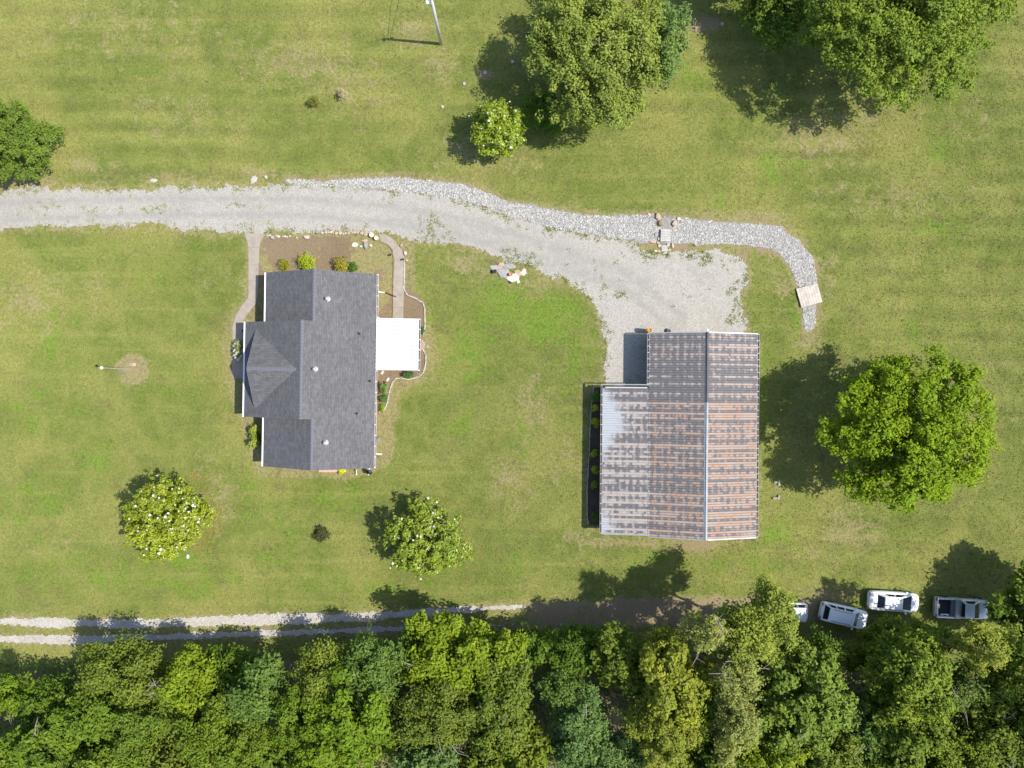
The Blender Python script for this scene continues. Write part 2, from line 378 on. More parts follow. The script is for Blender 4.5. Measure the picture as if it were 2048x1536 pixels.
M['yellow'] = simple("faded_yellow_paint", (.62, .38, .09), .5, var=.15)
M['terracotta'] = simple("terracotta", (.50, .20, .09), .8); M['paleterra'] = simple("cream_pot_rim", (.60, .52, .40), .8)
M['soiledge'] = simple("rusty_edging", (.20, .14, .10), .9)
M['potsoil'] = simple("potting_soil", (.06, .045, .032), .95)
M['brickpave'] = simple("pink_paver", (.48, .30, .23), .9, var=.25, scale=9)
M['petal'] = simple("white_petals", (.52, .50, .44), .6, var=.06)
M['poleg'] = simple("silver_pole", (.50, .51, .50), .5, .1, var=.15)
M['navy'] = simple("blue_grey_dish", (.035, .05, .09), .35)

# ------------------------------------------------------------------ layout rasters
GS = .1
gx = np.arange(-56, 56+1e-6, GS); gy = np.arange(-44, 44+1e-6, GS)
cx = gx[:-1]+GS/2; cy = gy[:-1]+GS/2
def window(poly, pad):
    a = np.array(poly); return (max(a[:,0].min()-pad, -56), min(a[:,0].max()+pad, 56), max(a[:,1].min()-pad, -44), min(a[:,1].max()+pad, 44))
def raster_sheet(name, z, mat, fn, win):
    """ragged-edged flat sheet from a coverage function on a fine grid"""
    i0, i1 = np.searchsorted(gx, win[0]), np.searchsorted(gx, win[1])-1; j0, j1 = np.searchsorted(gy, win[2]), np.searchsorted(gy, win[3])-1
    X, Y = np.meshgrid(cx[i0:i1], cy[j0:j1]); m = fn(X, Y)
    jj, ii = np.nonzero(m); W = (i1-i0)+1
    q = np.stack([jj*W+ii, jj*W+ii+1, (jj+1)*W+ii+1, (jj+1)*W+ii], 1)
    u, inv = np.unique(q.ravel(), return_inverse=True)
    vx = gx[i0+(u % W)]; vy = gy[j0+(u//W)]
    me = mesh_np(name, np.stack([vx, vy, np.full(len(u), z)], 1), inv.reshape(-1, 4))
    o = link(name, me, mat); tag(o, kind="structure"); return o

drive_px = [(-140,392),(0,386),(60,377),(150,374),(215,381),(250,385),(330,377),(420,375),(500,375),(560,370),(600,366),(700,372),(800,384),(870,393),(940,406),(1000,427),
 (1060,449),(1120,461),(1200,473),(1255,485),(1300,505),(1350,506),(1400,507),(1440,502),(1470,506),(1490,522),(1495,560),(1480,592),(1482,612),(1490,640),(1490,690),
 (1420,720),(1330,775),(1300,790),(1212,768),(1212,680),(1205,640),(1190,605),(1170,585),(1140,567),(1100,545),(1060,531),(1020,522),(975,505),(930,490),(900,481),(830,479),(800,474),(770,468),
 (740,466),(640,462),(600,463),(560,467),(500,465),(430,462),(390,462),(350,458),(330,452),(300,448),(200,450),(100,453),(0,456),(-140,458)]
creek_px = [(570,359),(640,363),(700,359),(770,356),(800,354),(870,362),(930,372),(985,390),(1020,405),(1080,415),(1160,429),(1240,433),(1300,430),(1400,441),(1440,446),(1520,448),
 (1560,455),(1600,486),(1625,516),(1633,560),(1628,574),(1600,578),(1588,550),(1570,517),(1545,498),(1500,489),(1440,488),(1350,487),(1300,485),(1260,480),(1200,470),(1120,458),(1060,446),(1000,424),
 (940,404),(870,391),(800,382),(700,374),(620,372),(575,368)]
creek2_px = [(1604,606),(1633,600),(1632,625),(1626,655),(1612,662),(1607,640)]
drive = PP(drive_px); creek = PP(creek_px); creek2 = PP(creek2_px)
rut_a = PP([(-140,1244),(0,1243),(120,1245),(250,1248),(330,1246),(420,1242),(520,1240),(620,1238),(720,1234),(820,1227),(920,1220),(1000,1216),(1060,1212),(1150,1212),(1300,1206),(1440,1200)])
rut_b = PP([(-140,1277),(0,1277),(120,1279),(250,1277),(380,1272),(480,1268),(600,1264),(720,1260),(850,1256),(1000,1251),(1060,1246),(1200,1243),(1320,1238),(1440,1230)])

def ragged(poly, amp=.45, a2=.35, seed=3, off=0.0):
    def fn(X, Y):
        d = sdf(poly, X, Y) + off
        return d + (fbm(X, Y, .55, 3, seed)-.5)*2*amp + (fbm(X, Y, 3.4, 3, seed+9)-.5)*2.6*a2 < 0
    return fn

# ------------------------------------------------------------------ ground sheet with cover attributes
def cover(X, Y):
    """dry / lush / soil / tone at world points"""
    px = X*20+1024; py = 768-Y*20
    def blobs(lst):
        t = np.zeros_like(X)
        for bx, by, rx, ry, a in lst: t = np.maximum(t, a*np.exp(-(((px-bx)/rx)**2+((py-by)/ry)**2)))
        return t
    lush = blobs([(300,1165,330,45,.50),(700,1170,260,40,.42),(500,1000,120,90,.34),(180,520,200,60,.30),(1500,1130,160,40,.40),(1130,700,120,110,.35),(1090,640,80,55,.95),(1010,610,80,60,.75),(940,700,70,80,.6),(930,830,60,60,.45),(1045,880,45,55,.6),(540,1040,90,40,.5),(560,1110,80,40,.4),(120,690,80,120,.4),(80,820,90,70,.45),
        (60,1000,110,70,.5),(180,910,70,60,.5),(130,1130,90,50,.45),(380,1130,60,40,.6),(480,1180,60,30,.5),(330,760,70,60,.35),(300,540,90,50,.4),(890,1120,40,40,.5),(1030,1130,60,40,.5),(1150,720,30,50,.5),
        (1540,340,30,50,.75),(1600,330,40,40,.5),(1870,450,80,30,.5),(1830,1010,70,40,.35),(1550,1060,40,50,.6),(1520,820,25,120,.6),(1820,670,40,40,.5),(1600,640,18,60,.55),(1880,300,60,60,.4),(1880,560,40,60,.25),
        (1060,225,60,40,.5),(1380,140,60,80,.45),(980,170,50,40,.3),(850,210,40,40,.3),(330,140,200,60,.18),(30,20,150,40,.3),(820,640,40,110,.6),(770,900,40,60,.5),(680,1000,60,40,.5),(1300,1120,80,25,.5),(1430,415,40,20,.5),(1900,480,120,20,.35)])
    dry = blobs([(250,60,330,110,.34),(600,130,160,60,.55),(700,180,100,60,.5),(350,230,160,90,.35),(150,60,200,60,.28),(820,60,70,60,.55),(880,120,50,60,.5),(930,300,100,40,.5),(1000,330,150,35,.45),(60,600,90,70,.55),(180,560,70,60,.35),
        (440,560,60,70,.3),(460,690,16,90,.8),(440,1000,40,70,.55),(420,930,50,50,.4),(100,1090,90,40,.3),(1060,810,60,90,.5),(1080,560,60,30,.65),(940,530,70,35,.7),(1130,930,60,70,.4),(1020,960,70,60,.5),
        (1160,1080,50,25,.6),(1250,1085,120,12,.8),(1390,1085,90,22,1.0),(1700,1060,80,60,.65),(1640,1110,70,50,.4),(1640,280,130,60,.62),(1800,400,200,60,.42),(1750,240,120,50,.42),(1960,230,90,80,.35),
        (1500,440,90,22,.85),(1560,480,30,60,.4),(1660,560,22,90,.5),(1620,670,30,50,.8),(1560,560,30,50,.55),(1780,560,60,60,.25),(1950,800,100,160,.28),(1950,600,100,100,.2),(780,700,50,90,.0),(865,690,12,70,.6),
        (780,900,14,40,.7),(760,840,14,70,.55),(160,330,90,30,.5),(60,365,90,14,.95),(330,355,140,14,.7),(520,345,60,18,.7),(450,470,60,10,.5),(170,462,180,9,.5),(550,1225,600,8,.25),(1250,1180,150,30,.35),(1660,1190,60,25,.8),(1100,420,120,14,.6),(1380,425,90,14,.6),(1960,450,70,40,.35)])
    soil = blobs([(170,335,30,12,.45),(970,150,36,16,.75),(1400,45,60,22,.85),(1110,1060,30,10,.2),(1395,1090,60,12,.75),(1535,1190,50,18,.7),(1640,1185,60,16,.6),(255,740,2,2,0),(1553,980,16,18,.45),(320,365,60,6,.5),(860,20,20,10,.2),(880,98,14,10,.4)])
    # worn margins beside the gravel
    dd = sdf(drive, X, Y); dc = np.minimum(sdf(creek, X, Y), sdf(creek2, X, Y))
    edge = np.exp(-(np.clip(np.minimum(dd, dc), 0, 9)/.75)**2); dry = np.maximum(dry, edge*.75); soil = np.maximum(soil, np.exp(-(np.clip(dc, 0, 9)/.55)**2)*.55)
    between = PP([(900,398),(1060,447),(1200,471),(1300,487),(1440,487),(1510,490),(1545,498),(1500,520),(1440,502),(1300,506),(1200,474),(1060,450)])
    soil = np.maximum(soil, np.where(sdf(between, X, Y) < .25, .52, 0))
    # flagpole island, house beds, rut edges, wood floor
    fx, fy = P(265, 738); r = np.hypot(X-fx, Y-fy); dry = np.maximum(dry, 1.1*np.exp(-(r/1.75)**6)); soil = np.maximum(soil, .45*np.exp(-(r/1.6)**6))
    hn = PP([(470,640),(497,590),(497,470),(820,470),(826,640),(860,660),(868,720),(840,760),(800,775),(783,850),(772,930),(700,950),(520,945),(460,760)])
    dh = sdf(hn, X, Y); dry = np.maximum(dry, np.exp(-(np.clip(dh, 0, 9)/.5)**2)*.85)
    bn = PP([(1205,765),(1515,660),(1520,1085),(1165,1060),(1165,765)]); db = sdf(bn, X, Y); dry = np.maximum(dry, np.exp(-(np.clip(db, 0, 9)/.4)**2)*.5)
    for rut in (rut_a, rut_b): dry = np.maximum(dry, np.exp(-(dist_line(rut, X, Y)/.9)**2)*.75)
    mid = np.exp(-(dist_line(PP([(250,1262),(620,1252),(1000,1234),(1440,1218)]), X, Y)/.7)**2); soil = np.maximum(soil, mid*.42)
    wide = PP([(1060,1205),(1440,1192),(1640,1195),(1660,1240),(1440,1250),(1060,1255)]); soil = np.maximum(soil, np.where(sdf(wide, X, Y) < 0, .72, 0))
    wood = -(Y + 26.8 + 1.0*np.sin(X*.3) + 1.8*np.clip((-X-36)/8, 0, 1)); soil = np.maximum(soil, np.clip(wood/2.0, 0, .9))
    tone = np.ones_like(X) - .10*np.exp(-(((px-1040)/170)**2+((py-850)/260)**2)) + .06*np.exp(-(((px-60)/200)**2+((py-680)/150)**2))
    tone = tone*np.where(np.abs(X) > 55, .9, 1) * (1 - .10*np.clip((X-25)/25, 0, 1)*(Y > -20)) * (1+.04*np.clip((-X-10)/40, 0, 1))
    return np.stack([dry, lush, soil, tone], -1)

fine = np.arange(-60, 60.01, .4); fineY = np.arange(-46, 46.01, .4)
rings = [70, 90, 130, 220, 450, 1000, 2500]
xs = np.concatenate([[-r for r in rings[::-1]], fine, rings]); ys = np.concatenate([[-r for r in rings[::-1]], fineY, rings])
XX, YY = np.meshgrid(xs, ys); n_x = len(xs); n_y = len(ys)
ii, jj = np.meshgrid(np.arange(n_x-1), np.arange(n_y-1)); a0 = (jj*n_x+ii).ravel()
gme = mesh_np("ground", np.stack([XX.ravel(), YY.ravel(), np.zeros(XX.size)], 1), np.stack([a0, a0+1, a0+n_x+1, a0+n_x], 1))
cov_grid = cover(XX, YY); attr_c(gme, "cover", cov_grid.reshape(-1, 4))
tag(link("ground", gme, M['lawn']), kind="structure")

# gravel drive, dry creek, bottom track
gd = raster_sheet("gravel_driveway", .008, M['gravel'], ragged(drive, .5, .32, 3, -.05), window(drive, 1))
co = np.empty(len(gd.data.vertices)*3, dtype=np.float32); gd.data.vertices.foreach_get("co", co); co = co.reshape(-1, 3).astype(float)
path = PP([(-140,424),(0,422),(300,414),(600,414),(800,430),(950,462),(1100,508),(1250,560),(1350,640)]); dl = dist_line(path, co[:, 0], co[:, 1])
wear = np.exp(-((np.abs(dl)-.82)/.36)**2)*np.clip((26-co[:, 0])/8, .2, 1)+.55*np.exp(-(dist_line(PP([(800,440),(950,470),(1100,515),(1280,570)]), co[:, 0], co[:, 1])/1.6)**2)
attr_f(gd.data, "wear", np.clip(wear, 0, 1))
raster_sheet("dry_creek_bed", .016, M['bedgravel'], lambda X, Y: ragged(creek, .25, .25, 21)(X, Y) | ragged(creek2, .15, .15, 22)(X, Y), window(creek+creek2, 1))
def track_fn(X, Y):
    n = (fbm(X, Y, .5, 3, 31)-.5)*1.3 + (fbm(X, Y, 3.0, 3, 32)-.5)*.9
    fade = np.clip((X+14)/16, 0, 1.5)                    # the gravel thins out eastwards
    w1 = .42 + .12*np.exp(-((X+25)/9)**2)-.42*fade; w2 = .36-.30*fade-.10*np.clip((X+28)/8, 0, 1)
    return (dist_line(rut_a, X, Y)+n*.45 < w1) | (dist_line(rut_b, X, Y)+n*.42 < w2)
raster_sheet("gravel_track", .006, M['track'], track_fn, (-56, 22, -27, -20))
# garden beds
bed_n = PP([(524,476),(640,470),(745,478),(770,486),(786,512),(786,548),(790,635),(750,635),(750,600),(745,575),(560,575),(512,575),(512,600),(500,640),(496,640),(514,600),(517,520)])
raster_sheet("front_bed_soil", .004, M['soil'], lambda X, Y: (ragged(bed_n, .25, .25, 41)(X, Y)) & (fbm(X, Y, .45, 4, 44) + .34*np.clip((X+18.5)/4, 0, 1) < .74), window(bed_n, 1))
bed_e = PP([(806,570),(850,600),(851,655),(842,680),(843,700),(853,715),(849,740),(825,757),(792,757),(779,775),(773,805),(760,823),(748,824),(748,930),(742,930),(742,640),(806,640)])
raster_sheet("side_bed_soil", .0045, M['soil'], ragged(bed_e, .08, .12, 51), window(bed_e, 1))
bed_b = PP([(1187,772),(1215,772),(1215,1052),(1178,1050),(1173,960),(1180,850)])
raster_sheet("mulch_bed", .005, M['mulch'], ragged(bed_b, .06, .08, 61), window(bed_b, 1))

# ---- poured walks: slabs with joints, each slab its own piece
def walk(name, mat, quads, z=.05):
    root = empty(name, (*[sum(c)/len(quads) for c in zip(*[P(*q[0]) for q in quads])], 0)); tag(root, kind="structure")
    for q in quads:
        pts = PP(q); cxm = sum(p[0] for p in pts)/len(pts); cym = sum(p[1] for p in pts)/len(pts)
        g = .006; pts = [(x+(cxm-x)*g*2, y+(cym-y)*g*2) for x, y in pts]
        if sum(pts[i][0]*pts[(i+1)%len(pts)][1]-pts[(i+1)%len(pts)][0]*pts[i][1] for i in range(len(pts))) < 0: pts = pts[::-1]
        lx, ly = root.location.x, root.location.y
        MB().prism([(x-lx, y-ly) for x, y in pts], -.05, z).build("slab", mat, root)
    return root
walk("front_walk", M['concrete'], [
  [(488,466),(533,468),(527,474),(521,484),(519,495),(497,495),(495,484),(491,473)], [(497,495),(519,495),(518,530),(497,530)], [(497,530),(518,530),(517,562),(497,562)],
  [(497,562),(517,562),(516,590),(513,606),(496,596),(497,588)], [(496,596),(513,606),(502,620),(491,634),(486,642),(468,642),(472,630),(482,614)],
  [(468,642),(490,642),(491,680),(465,680),(465,655)], [(465,680),(491,680),(491,720),(464,720)], [(464,720),(491,720),(491,757),(465,757)]])
walk("side_walk", M['concrete'], [
  [(757,467),(772,469),(786,478),(796,490),(786,500),(776,489),(762,483)], [(796,490),(804,502),(809,518),(789,521),(786,508),(786,500)], [(789,521),(809,518),(809,555),(787,555)],
  [(787,555),(809,555),(808,590),(786,590)], [(786,590),(808,590),(807,615),(786,615)], [(786,615),(807,615),(806,660),(786,660)]])

# ------------------------------------------------------------------ house
house = empty("brick_house", (-18.44, 1.32, 0), R(-.9))
tag(house, "single storey brick house with charcoal shingle roof and white gutters", "house")
M['shingle'] = mat_shingle(house); M['shingle2'] = mat_shingle(house, True)
EZ, SL = 2.8, .49; HX, HY = 5.335, 9.31; RZ = EZ+SL*HX; MX, MRX = -7.25, -.95; MY0, MY1 = -4.57, 4.53; MRZ = RZ-SL*MRX
mb = MB(); mb.box(-HX+.4, HX-.4, -HY+.3, HY-.3, 0, EZ-.05); mb.add([(-HX+.4,HY-.3,EZ-.05),(HX-.4,HY-.3,EZ-.05),(0,HY-.3,RZ-.2)], [(0,1,2)]); mb.add([(-HX+.4,-HY+.3,EZ-.05),(HX-.4,-HY+.3,EZ-.05),(0,-HY+.3,RZ-.2)], [(0,2,1)])
mb.build("wall", M['brick'], house)
mb = MB(); mb.box(MX+1.3, -HX+.38, MY0+.3, MY1-.3, 0, EZ-.05)
for yy in (MY0+.3, MY1-.3): mb.add([(MX+.4,yy,EZ-.06),(HX-.6,yy,EZ-.06),(MRX,yy,MRZ-.2)], [(0,1,2)])
mb.add([(-5.9,-3.7,3.30),(-5.9,3.7,3.30),(-5.9,0.02,5.45)], [(0,2,1)])
mb.build("porch_wall", M['brick'], house)
def roofpart(name, pts, mat, t=.16): return MB().slab(pts, t).build(name, mat, house)
roofpart("roof", [(-HX,-HY,EZ),(0,-HY,RZ),(0,HY,RZ),(-HX,HY,EZ)], M['shingle'])
roofpart("roof", [(0,-HY,RZ),(HX,-HY,EZ),(HX,HY,EZ),(0,HY,RZ)], M['shingle'])
roofpart("roof", [(MRX,MY0,MRZ),(.0,MY0,RZ+.004),(.0,MY1,RZ+.004),(MRX,MY1,MRZ)], M['shingle'])
roofpart("roof", [(MX,MY0,EZ),(MRX,MY0,MRZ),(MRX,MY1,MRZ),(MX,MY1,EZ)], M['shingle'])
gz = lambda x: EZ+(x-MX)*(MRZ-EZ)/(MRX-MX)
GX, GP, GB = -6.0, 5.65, 3.8; bx_ = MX+(GP-EZ)*(MRX-MX)/(MRZ-EZ)
for sgn in (1, -1):
    pts = [(GX, .02, GP), (GX, sgn*GB, gz(GX)+.004), (bx_, .02, GP)]
    if sgn > 0: pts = pts[::-1]
    roofpart("gable_roof", pts, M['shingle2'], .12)
rk = MB()
for sgn in (1, -1):
    a = Vector((GX-.03,.02,GP-.02)); b = Vector((GX-.03,sgn*(GB-.05),gz(GX)+.0)); rk.add([a, b, b-Vector((0,0,.18)), a-Vector((0,0,.18))], [(0,1,2,3)])
rk.build("rake_board", M['white'], house)
# ridge caps: one lapped shingle after another
cap = MB(); cap.slab([(-.17,-.15,-.075),(0,-.15,.01),(0,.15,.02),(-.17,.15,-.065)], .02); cap.slab([(0,-.15,.01),(.17,-.15,-.075),(.17,.15,-.065),(0,.15,.02)], .02)
capm = cap.mesh("ridge_shingle"); 
mcap = simple("ridge_shingle_tab", (.115, .116, .135), .9, var=.3, scale=1.0); capm.materials.append(mcap)
def caps(x, z, y0, y1):
    y = y0+.15
    while y < y1:
        o = link("ridge_shingle", capm, None, house, (x, y, z+.02+random.uniform(0,.012))); o.rotation_euler = (0, random.uniform(-.03,.03), 0); y += .305
caps(0, RZ, -HY, MY0); caps(0, RZ, MY1, HY); caps(MRX, MRZ, MY0, MY1)
def caps_x(y, z, x0, x1):
    x = x0+.15
    while x < x1: link("ridge_shingle", capm, None, house, (x, y, z+.02), math.pi/2); x += .305
caps_x(.02, GP, GX, bx_)
# gutters: open troughs with hanger straps
def gutter(parent, x, y0, y1, z, side, mat, strap=.62, w=.13, name="gutter"):
    g = MB(); s = side
    g.box(min(x, x+s*.012), max(x, x+s*.012), y0, y1, z-.12, z); g.box(min(x+s*(w-.012), x+s*w), max(x+s*(w-.012), x+s*w), y0, y1, z-.12, z)
    g.box(min(x+s*.012, x+s*(w-.012)), max(x+s*.012, x+s*(w-.012)), y0, y1, z-.12, z-.108)
    o = g.build(name, mat, parent)
    MB().box(min(x+s*.013, x+s*(w-.013)), max(x+s*.013, x+s*(w-.013)), y0+.01, y1-.01, z-.107, z-.085).build("gutter_shade", M['mulch'], o)  # mulch-dark strip paints in the shade inside the trough
    if strap:
        n = max(int((y1-y0)/strap), 1)
        for k in range(n+1):
            yy = y0+.03+(y1-y0-.06)*k/n
            MB().box(min(x, x+s*w), max(x, x+s*w), yy-.025, yy+.025, z+.001, z+.008).build("hanger", mat, o)
    return o
def fascia(x, y0, y1, z, s): MB().box(min(x, x+s*.14), max(x, x+s*.14), y0, y1, z-.18, z-.012).build("gutter", M['white'], house)
fascia(MX, MY0, MY1, EZ, -1); fascia(-HX, MY1+.002, HY, EZ, -1); fascia(-HX, -HY, MY0-.002, EZ, -1)
gutter(house, HX+.002, -HY, .06, EZ-.02, 1, M['white'], .95); gutter(house, HX+.002, 5.16, HY, EZ-.02, 1, M['white'], .95)
for yy in (7.95, -8.2):
    d = MB(); d.box(HX-.34, HX-.26, yy-.05, yy+.05, .12, EZ-.14); d.tube([(HX-.3,yy,.14),(HX+.25,yy-.06,.06)], .05, 6); d.build("downspout", M['white'], house)
MB().tube([(HX+.3,7.9,.07),(HX+.9,7.66,.06),(HX+1.4,7.5,.06)], .055, 8).build("drain_pipe", M['black'], house)
MB().tube([(HX-.3,5.35,.6),(HX-.1,5.3,.12),(HX+.25,5.22,.07)], .05, 6).build("downspout", M['white'], house)
# roof vents
vent_prof = [(.33,-.16),(.33,.06),(.16,.08),(.14,.46),(.20,.48),(.20,.55),(.12,.58),(.12,.63),(.03,.65)]
vm = MB().lathe(vent_prof, 18).mesh("roof_vent", True)
rib = MB()
for k in range(10):
    t_ = 2*math.pi*k/10; rib.box(0,0.001,0,0.001,0,0.001)
def on_roof(px, py):
    for it in range(40):
        z = 4.0 if it == 0 else z_
        x, y = P(px, py, z); v = house.matrix_world.inverted() @ Vector((x, y, 0)) if False else None
        c, s = math.cos(R(.9)), math.sin(R(.9)); dx, dy = x+18.44, y-1.32; lx, ly = dx*c-dy*s, dx*s+dy*c
        z_ = RZ-SL*lx if lx > MRX else gz(lx)
    return lx, ly, z_
for px, py in ((655,598),(630,738),(651,885)):
    lx, ly, z_ = on_roof(px, py)
    fl = MB(); fl.slab([(-.30,-.30,.30*SL+.02),(.30,-.30,-.30*SL+.02),(.30,.30,-.30*SL+.02),(-.30,.30,.30*SL+.02)], .03)
    v = link("roof_vent", vm, M['ventw'], house, (lx, ly, z_-.05), 0, (.8, .8, .9)); 
    MB().lathe([(.08,.655),(.08,.67)], 14).build("vent_cap", M['trim'], v)
for px, py in ((718,667),(739,762),(713,827)):
    lx, ly, z_ = on_roof(px, py); MB().lathe([(.13,-.03),(.10,.05),(.05,.06),(.05,.30),(.03,.30)], 10).build("vent_pipe", M['black'], house, (lx, ly, z_))
# windows and doors of the east and west walls
def window_e(x, y, w, z0, z1, s):
    f = MB().box(min(x, x+s*.04), max(x, x+s*.04), y-w/2-.06, y+w/2+.06, z0-.06, z1+.06).build("window", M['white'], house)
    MB().box(min(x+s*.041, x+s*.05), max(x+s*.041, x+s*.05), y-w/2, y+w/2, z0, z1).build("pane", M['winglass'], f)
for yy in (-7, -4.4, -1.6, 7.2): window_e(HX-.398, yy, 1.2, .95, 2.2, 1)
for yy in (-7, 7): window_e(-HX+.398, yy, 1.4, .95, 2.2, -1)
for yy in (-2.8, 2.8): window_e(MX+1.298, yy, 1.3, .95, 2.2, -1)
d = MB().box(MX+1.24, MX+1.298, -.5, .5, .05, 2.1).build("door", M['white'], house); MB().lathe([(.03,0),(.04,.03),(.02,.06)], 8).build("handle", M['darkmetal'], d, (MX+1.21, .38, 1.0))
for yy in (-4.1, -1.6, 1.6, 4.1): MB().lathe([(.12,.05),(.09,.12),(.09,2.5),(.12,2.62)], 10).build("porch_column", M['white'], house, (MX+.5, yy, 0))
# stoop at the south end
sx, sy = P(659, 940)
st = empty("stoop", (sx, sy+.35, 0)); tag(st, "pale concrete stoop against the south end of the house", "stoop")
MB().box(-.85, .85, -.32, .6, 0, .42).build("landing", M['concrete'], st); MB().box(-1.05, 1.05, -.55, -.322, 0, .12).build("step", M['brickpave'], st)

# patio cover
pc = empty("patio_cover", (-18.44, 1.32, 0), R(-.9)); tag(pc, "white ribbed metal patio cover attached to the east side of the house", "patio cover")
y0, y1, x0, x1, za, zb = .14, 5.08, HX+.02, 9.40, 2.90, 2.62
npan = 13; pw = (y1-y0)/npan
pm = MB(); pm.slab([(x0,0,za),(x1,0,zb),(x1,pw-.03,zb),(x0,pw-.03,za)], .02)
prm = MB().slab([(x0,-.028,za+.045),(x1,-.028,zb+.045),(x1,.03,zb+.045),(x0,.03,za+.045)], .043).mesh("rib"); prm.materials.append(M['ribshade'])
pme = pm.mesh("roof_panel"); pme.materials.append(M['whiteroof'])
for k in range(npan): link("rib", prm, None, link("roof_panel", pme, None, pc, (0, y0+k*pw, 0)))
gutter(pc, x1+.002, y0-.02, y1+.02, zb+.02, 1, M['white'], .98, .16)
MB().box(x0, x1, y0-.035, y0-.004, zb-.1, zb+.02).build("beam", M['white'], pc); MB().box(x0, x1, y1+.004, y1+.035, zb-.1, zb+.02).build("beam", M['white'], pc)
for yy in (y0+.15, (y0+y1)/2, y1-.15): MB().box(x1-.35, x1-.27, yy-.04, yy+.04, 0, zb-.03).build("post", M['white'], pc)

# ------------------------------------------------------------------ barn
BC = (18.32, -4.92); barn = empty("metal_barn", (*BC, 0), R(-.5))
tag(barn, "long metal barn with rusty ribbed roof and a lean-to on its west side", "barn")
M['rust'] = mat_rust_roof(barn)
BX, BY, BE = 5.2, 9.76, 2.8; BR = 4.07; LX, LE, LN, LS = -9.58, 2.3, 4.78, -9.62; LTOP = BE-.03
mb = MB(); mb.box(-BX+.25, BX-.25, -BY+.2, BY-.2, 0, BE-.12)
for yy, f in ((BY-.2, (0,1,2)), (-BY+.2, (0,2,1))): mb.add([(-BX+.25,yy,BE-.12),(BX-.25,yy,BE-.12),(0,yy,BR-.13)], [f])
mb.build("wall", M['siding'], barn)
MB().add([(LX+.25,LS+.2,0),(-BX+.24,LS+.2,0),(-BX+.24,LN-.2,0),(LX+.25,LN-.2,0),(LX+.25,LS+.2,LE-.09),(-BX+.24,LS+.2,LTOP-.12),(-BX+.24,LN-.2,LTOP-.12),(LX+.25,LN-.2,LE-.09)],
         [(0,3,2,1),(4,5,6,7),(0,1,5,4),(1,2,6,5),(2,3,7,6),(3,0,4,7)]).build("lean_to_wall", M['siding'], barn)
PW = .2344*4
def panel_mesh(name, xa, za_, xb, zb_, w=PW):
    """one roofing sheet, four ribs, running from the ridge side (a) to the eave (b)"""
    prof = []; k = int(round(w/.2344))
    for i in range(k):
        y = i*.2344; prof += [(y, .028), (y+.028, .028), (y+.042, 0), (y+.2344-.014, 0)]
    prof.append((w-.001, .024))
    vs = []; fs = []
    for y, h in prof: vs += [(xa, y, za_+h), (xb, y, zb_+h), (xa, y, za_+h-.03), (xb, y, zb_+h-.03)]
    n = len(prof); up = xb > xa
    for i in range(n-1):
        a = 4*i; f = (a, a+1, a+5, a+4); fs.append(f if up else f[::-1]); f = (a+2, a+6, a+7, a+3); fs.append(f if up else f[::-1])
        f = (a+1, a+3, a+7, a+5); fs.append(f if up else f[::-1])
    fs += [(0,2,3,1), (4*n-4, 4*n-3, 4*n-1, 4*n-2)]
    me = bpy.data.meshes.new(name); me.from_pydata(vs, [], fs); me.update(); me.materials.append(M['rust']); return me
pe = panel_mesh("roof_panel", .05, BR-.01, BX, BE); pw_ = panel_mesh("roof_panel", -.05, BR-.01, -BX, BE); pl = panel_mesh("roof_panel", -BX+.0, LTOP, LX, LE)
pe2 = panel_mesh("roof_panel", .05, BR-.01, BX, BE, .2344*3); pw2 = panel_mesh("roof_panel", -.05, BR-.01, -BX, BE, .2344*3)
for k in range(21):
    yk = -BY+.01+k*PW
    if yk+PW > BY+.03:
        link("roof_panel", pe2, None, barn, (0, yk, .002)); link("roof_panel", pw2, None, barn, (0, yk, .002)); break
    link("roof_panel", pe, None, barn, (0, yk, random.uniform(0, .004))); link("roof_panel", pw_, None, barn, (0, yk, random.uniform(0, .004)))
k = 0
while True:
    yk = LS+.005+k*PW
    if yk+PW*.6 > LN: break
    if yk+PW > LN+.01:
        wl = round((LN-yk)/.2344)*.2344
        link("roof_panel", panel_mesh("roof_panel", -BX, LTOP, LX, LE, wl), None, barn, (0, yk, .002)); break
    link("roof_panel", pl, None, barn, (0, yk, random.uniform(0, .004))); k += 1
# ridge cap lengths: dark old ones to the north, bare metal to the south
def ridge_len(y0, y1, mat):
    c = MB(); c.slab([(-.19,y0,BR-.035),(0,y0,BR+.055),(0,y1,BR+.055),(-.19,y1,BR-.035)], .012); c.slab([(0,y0,BR+.055),(.19,y0,BR-.035),(.19,y1,BR-.035),(0,y1,BR+.055)], .012)
    c.tube([(0,y0,BR+.055),(0,y1,BR+.055)], .05, 8); c.build("ridge_cap", mat, barn)
cuts = np.linspace(-BY-.05, 3.2, 5)
for a, b in zip(cuts[:-1], cuts[1:]): ridge_len(a, b-.004, M['lightmetal'])
cuts = np.linspace(3.2, BY+.06, 4)
for a, b in zip(cuts[:-1], cuts[1:]): ridge_len(a, b-.004, M['darkmetal'])
def rake(y, xa, za_, xb, zb_):
    MB().add([(xa,y-.05,za_+.045),(xb,y-.05,zb_+.045),(xb,y+.05,zb_+.045),(xa,y+.05,za_+.045),(xa,y-.05,za_-.13),(xb,y-.05,zb_-.13),(xb,y+.05,zb_-.13),(xa,y+.05,za_-.13)],
             [(0,1,2,3),(4,7,6,5),(0,4,5,1),(2,6,7,3),(1,5,6,2),(0,3,7,4)]).build("rake_trim", M['trim'], barn)
for yy in (BY+.03, -BY-.03): rake(yy, -.2, BR-.05, -BX, BE); rake(yy, .2, BR-.05, BX, BE)
rake(LN+.02, -BX-.02, LTOP, LX, LE); rake(LS-.03, -BX-.02, LTOP, LX, LE)
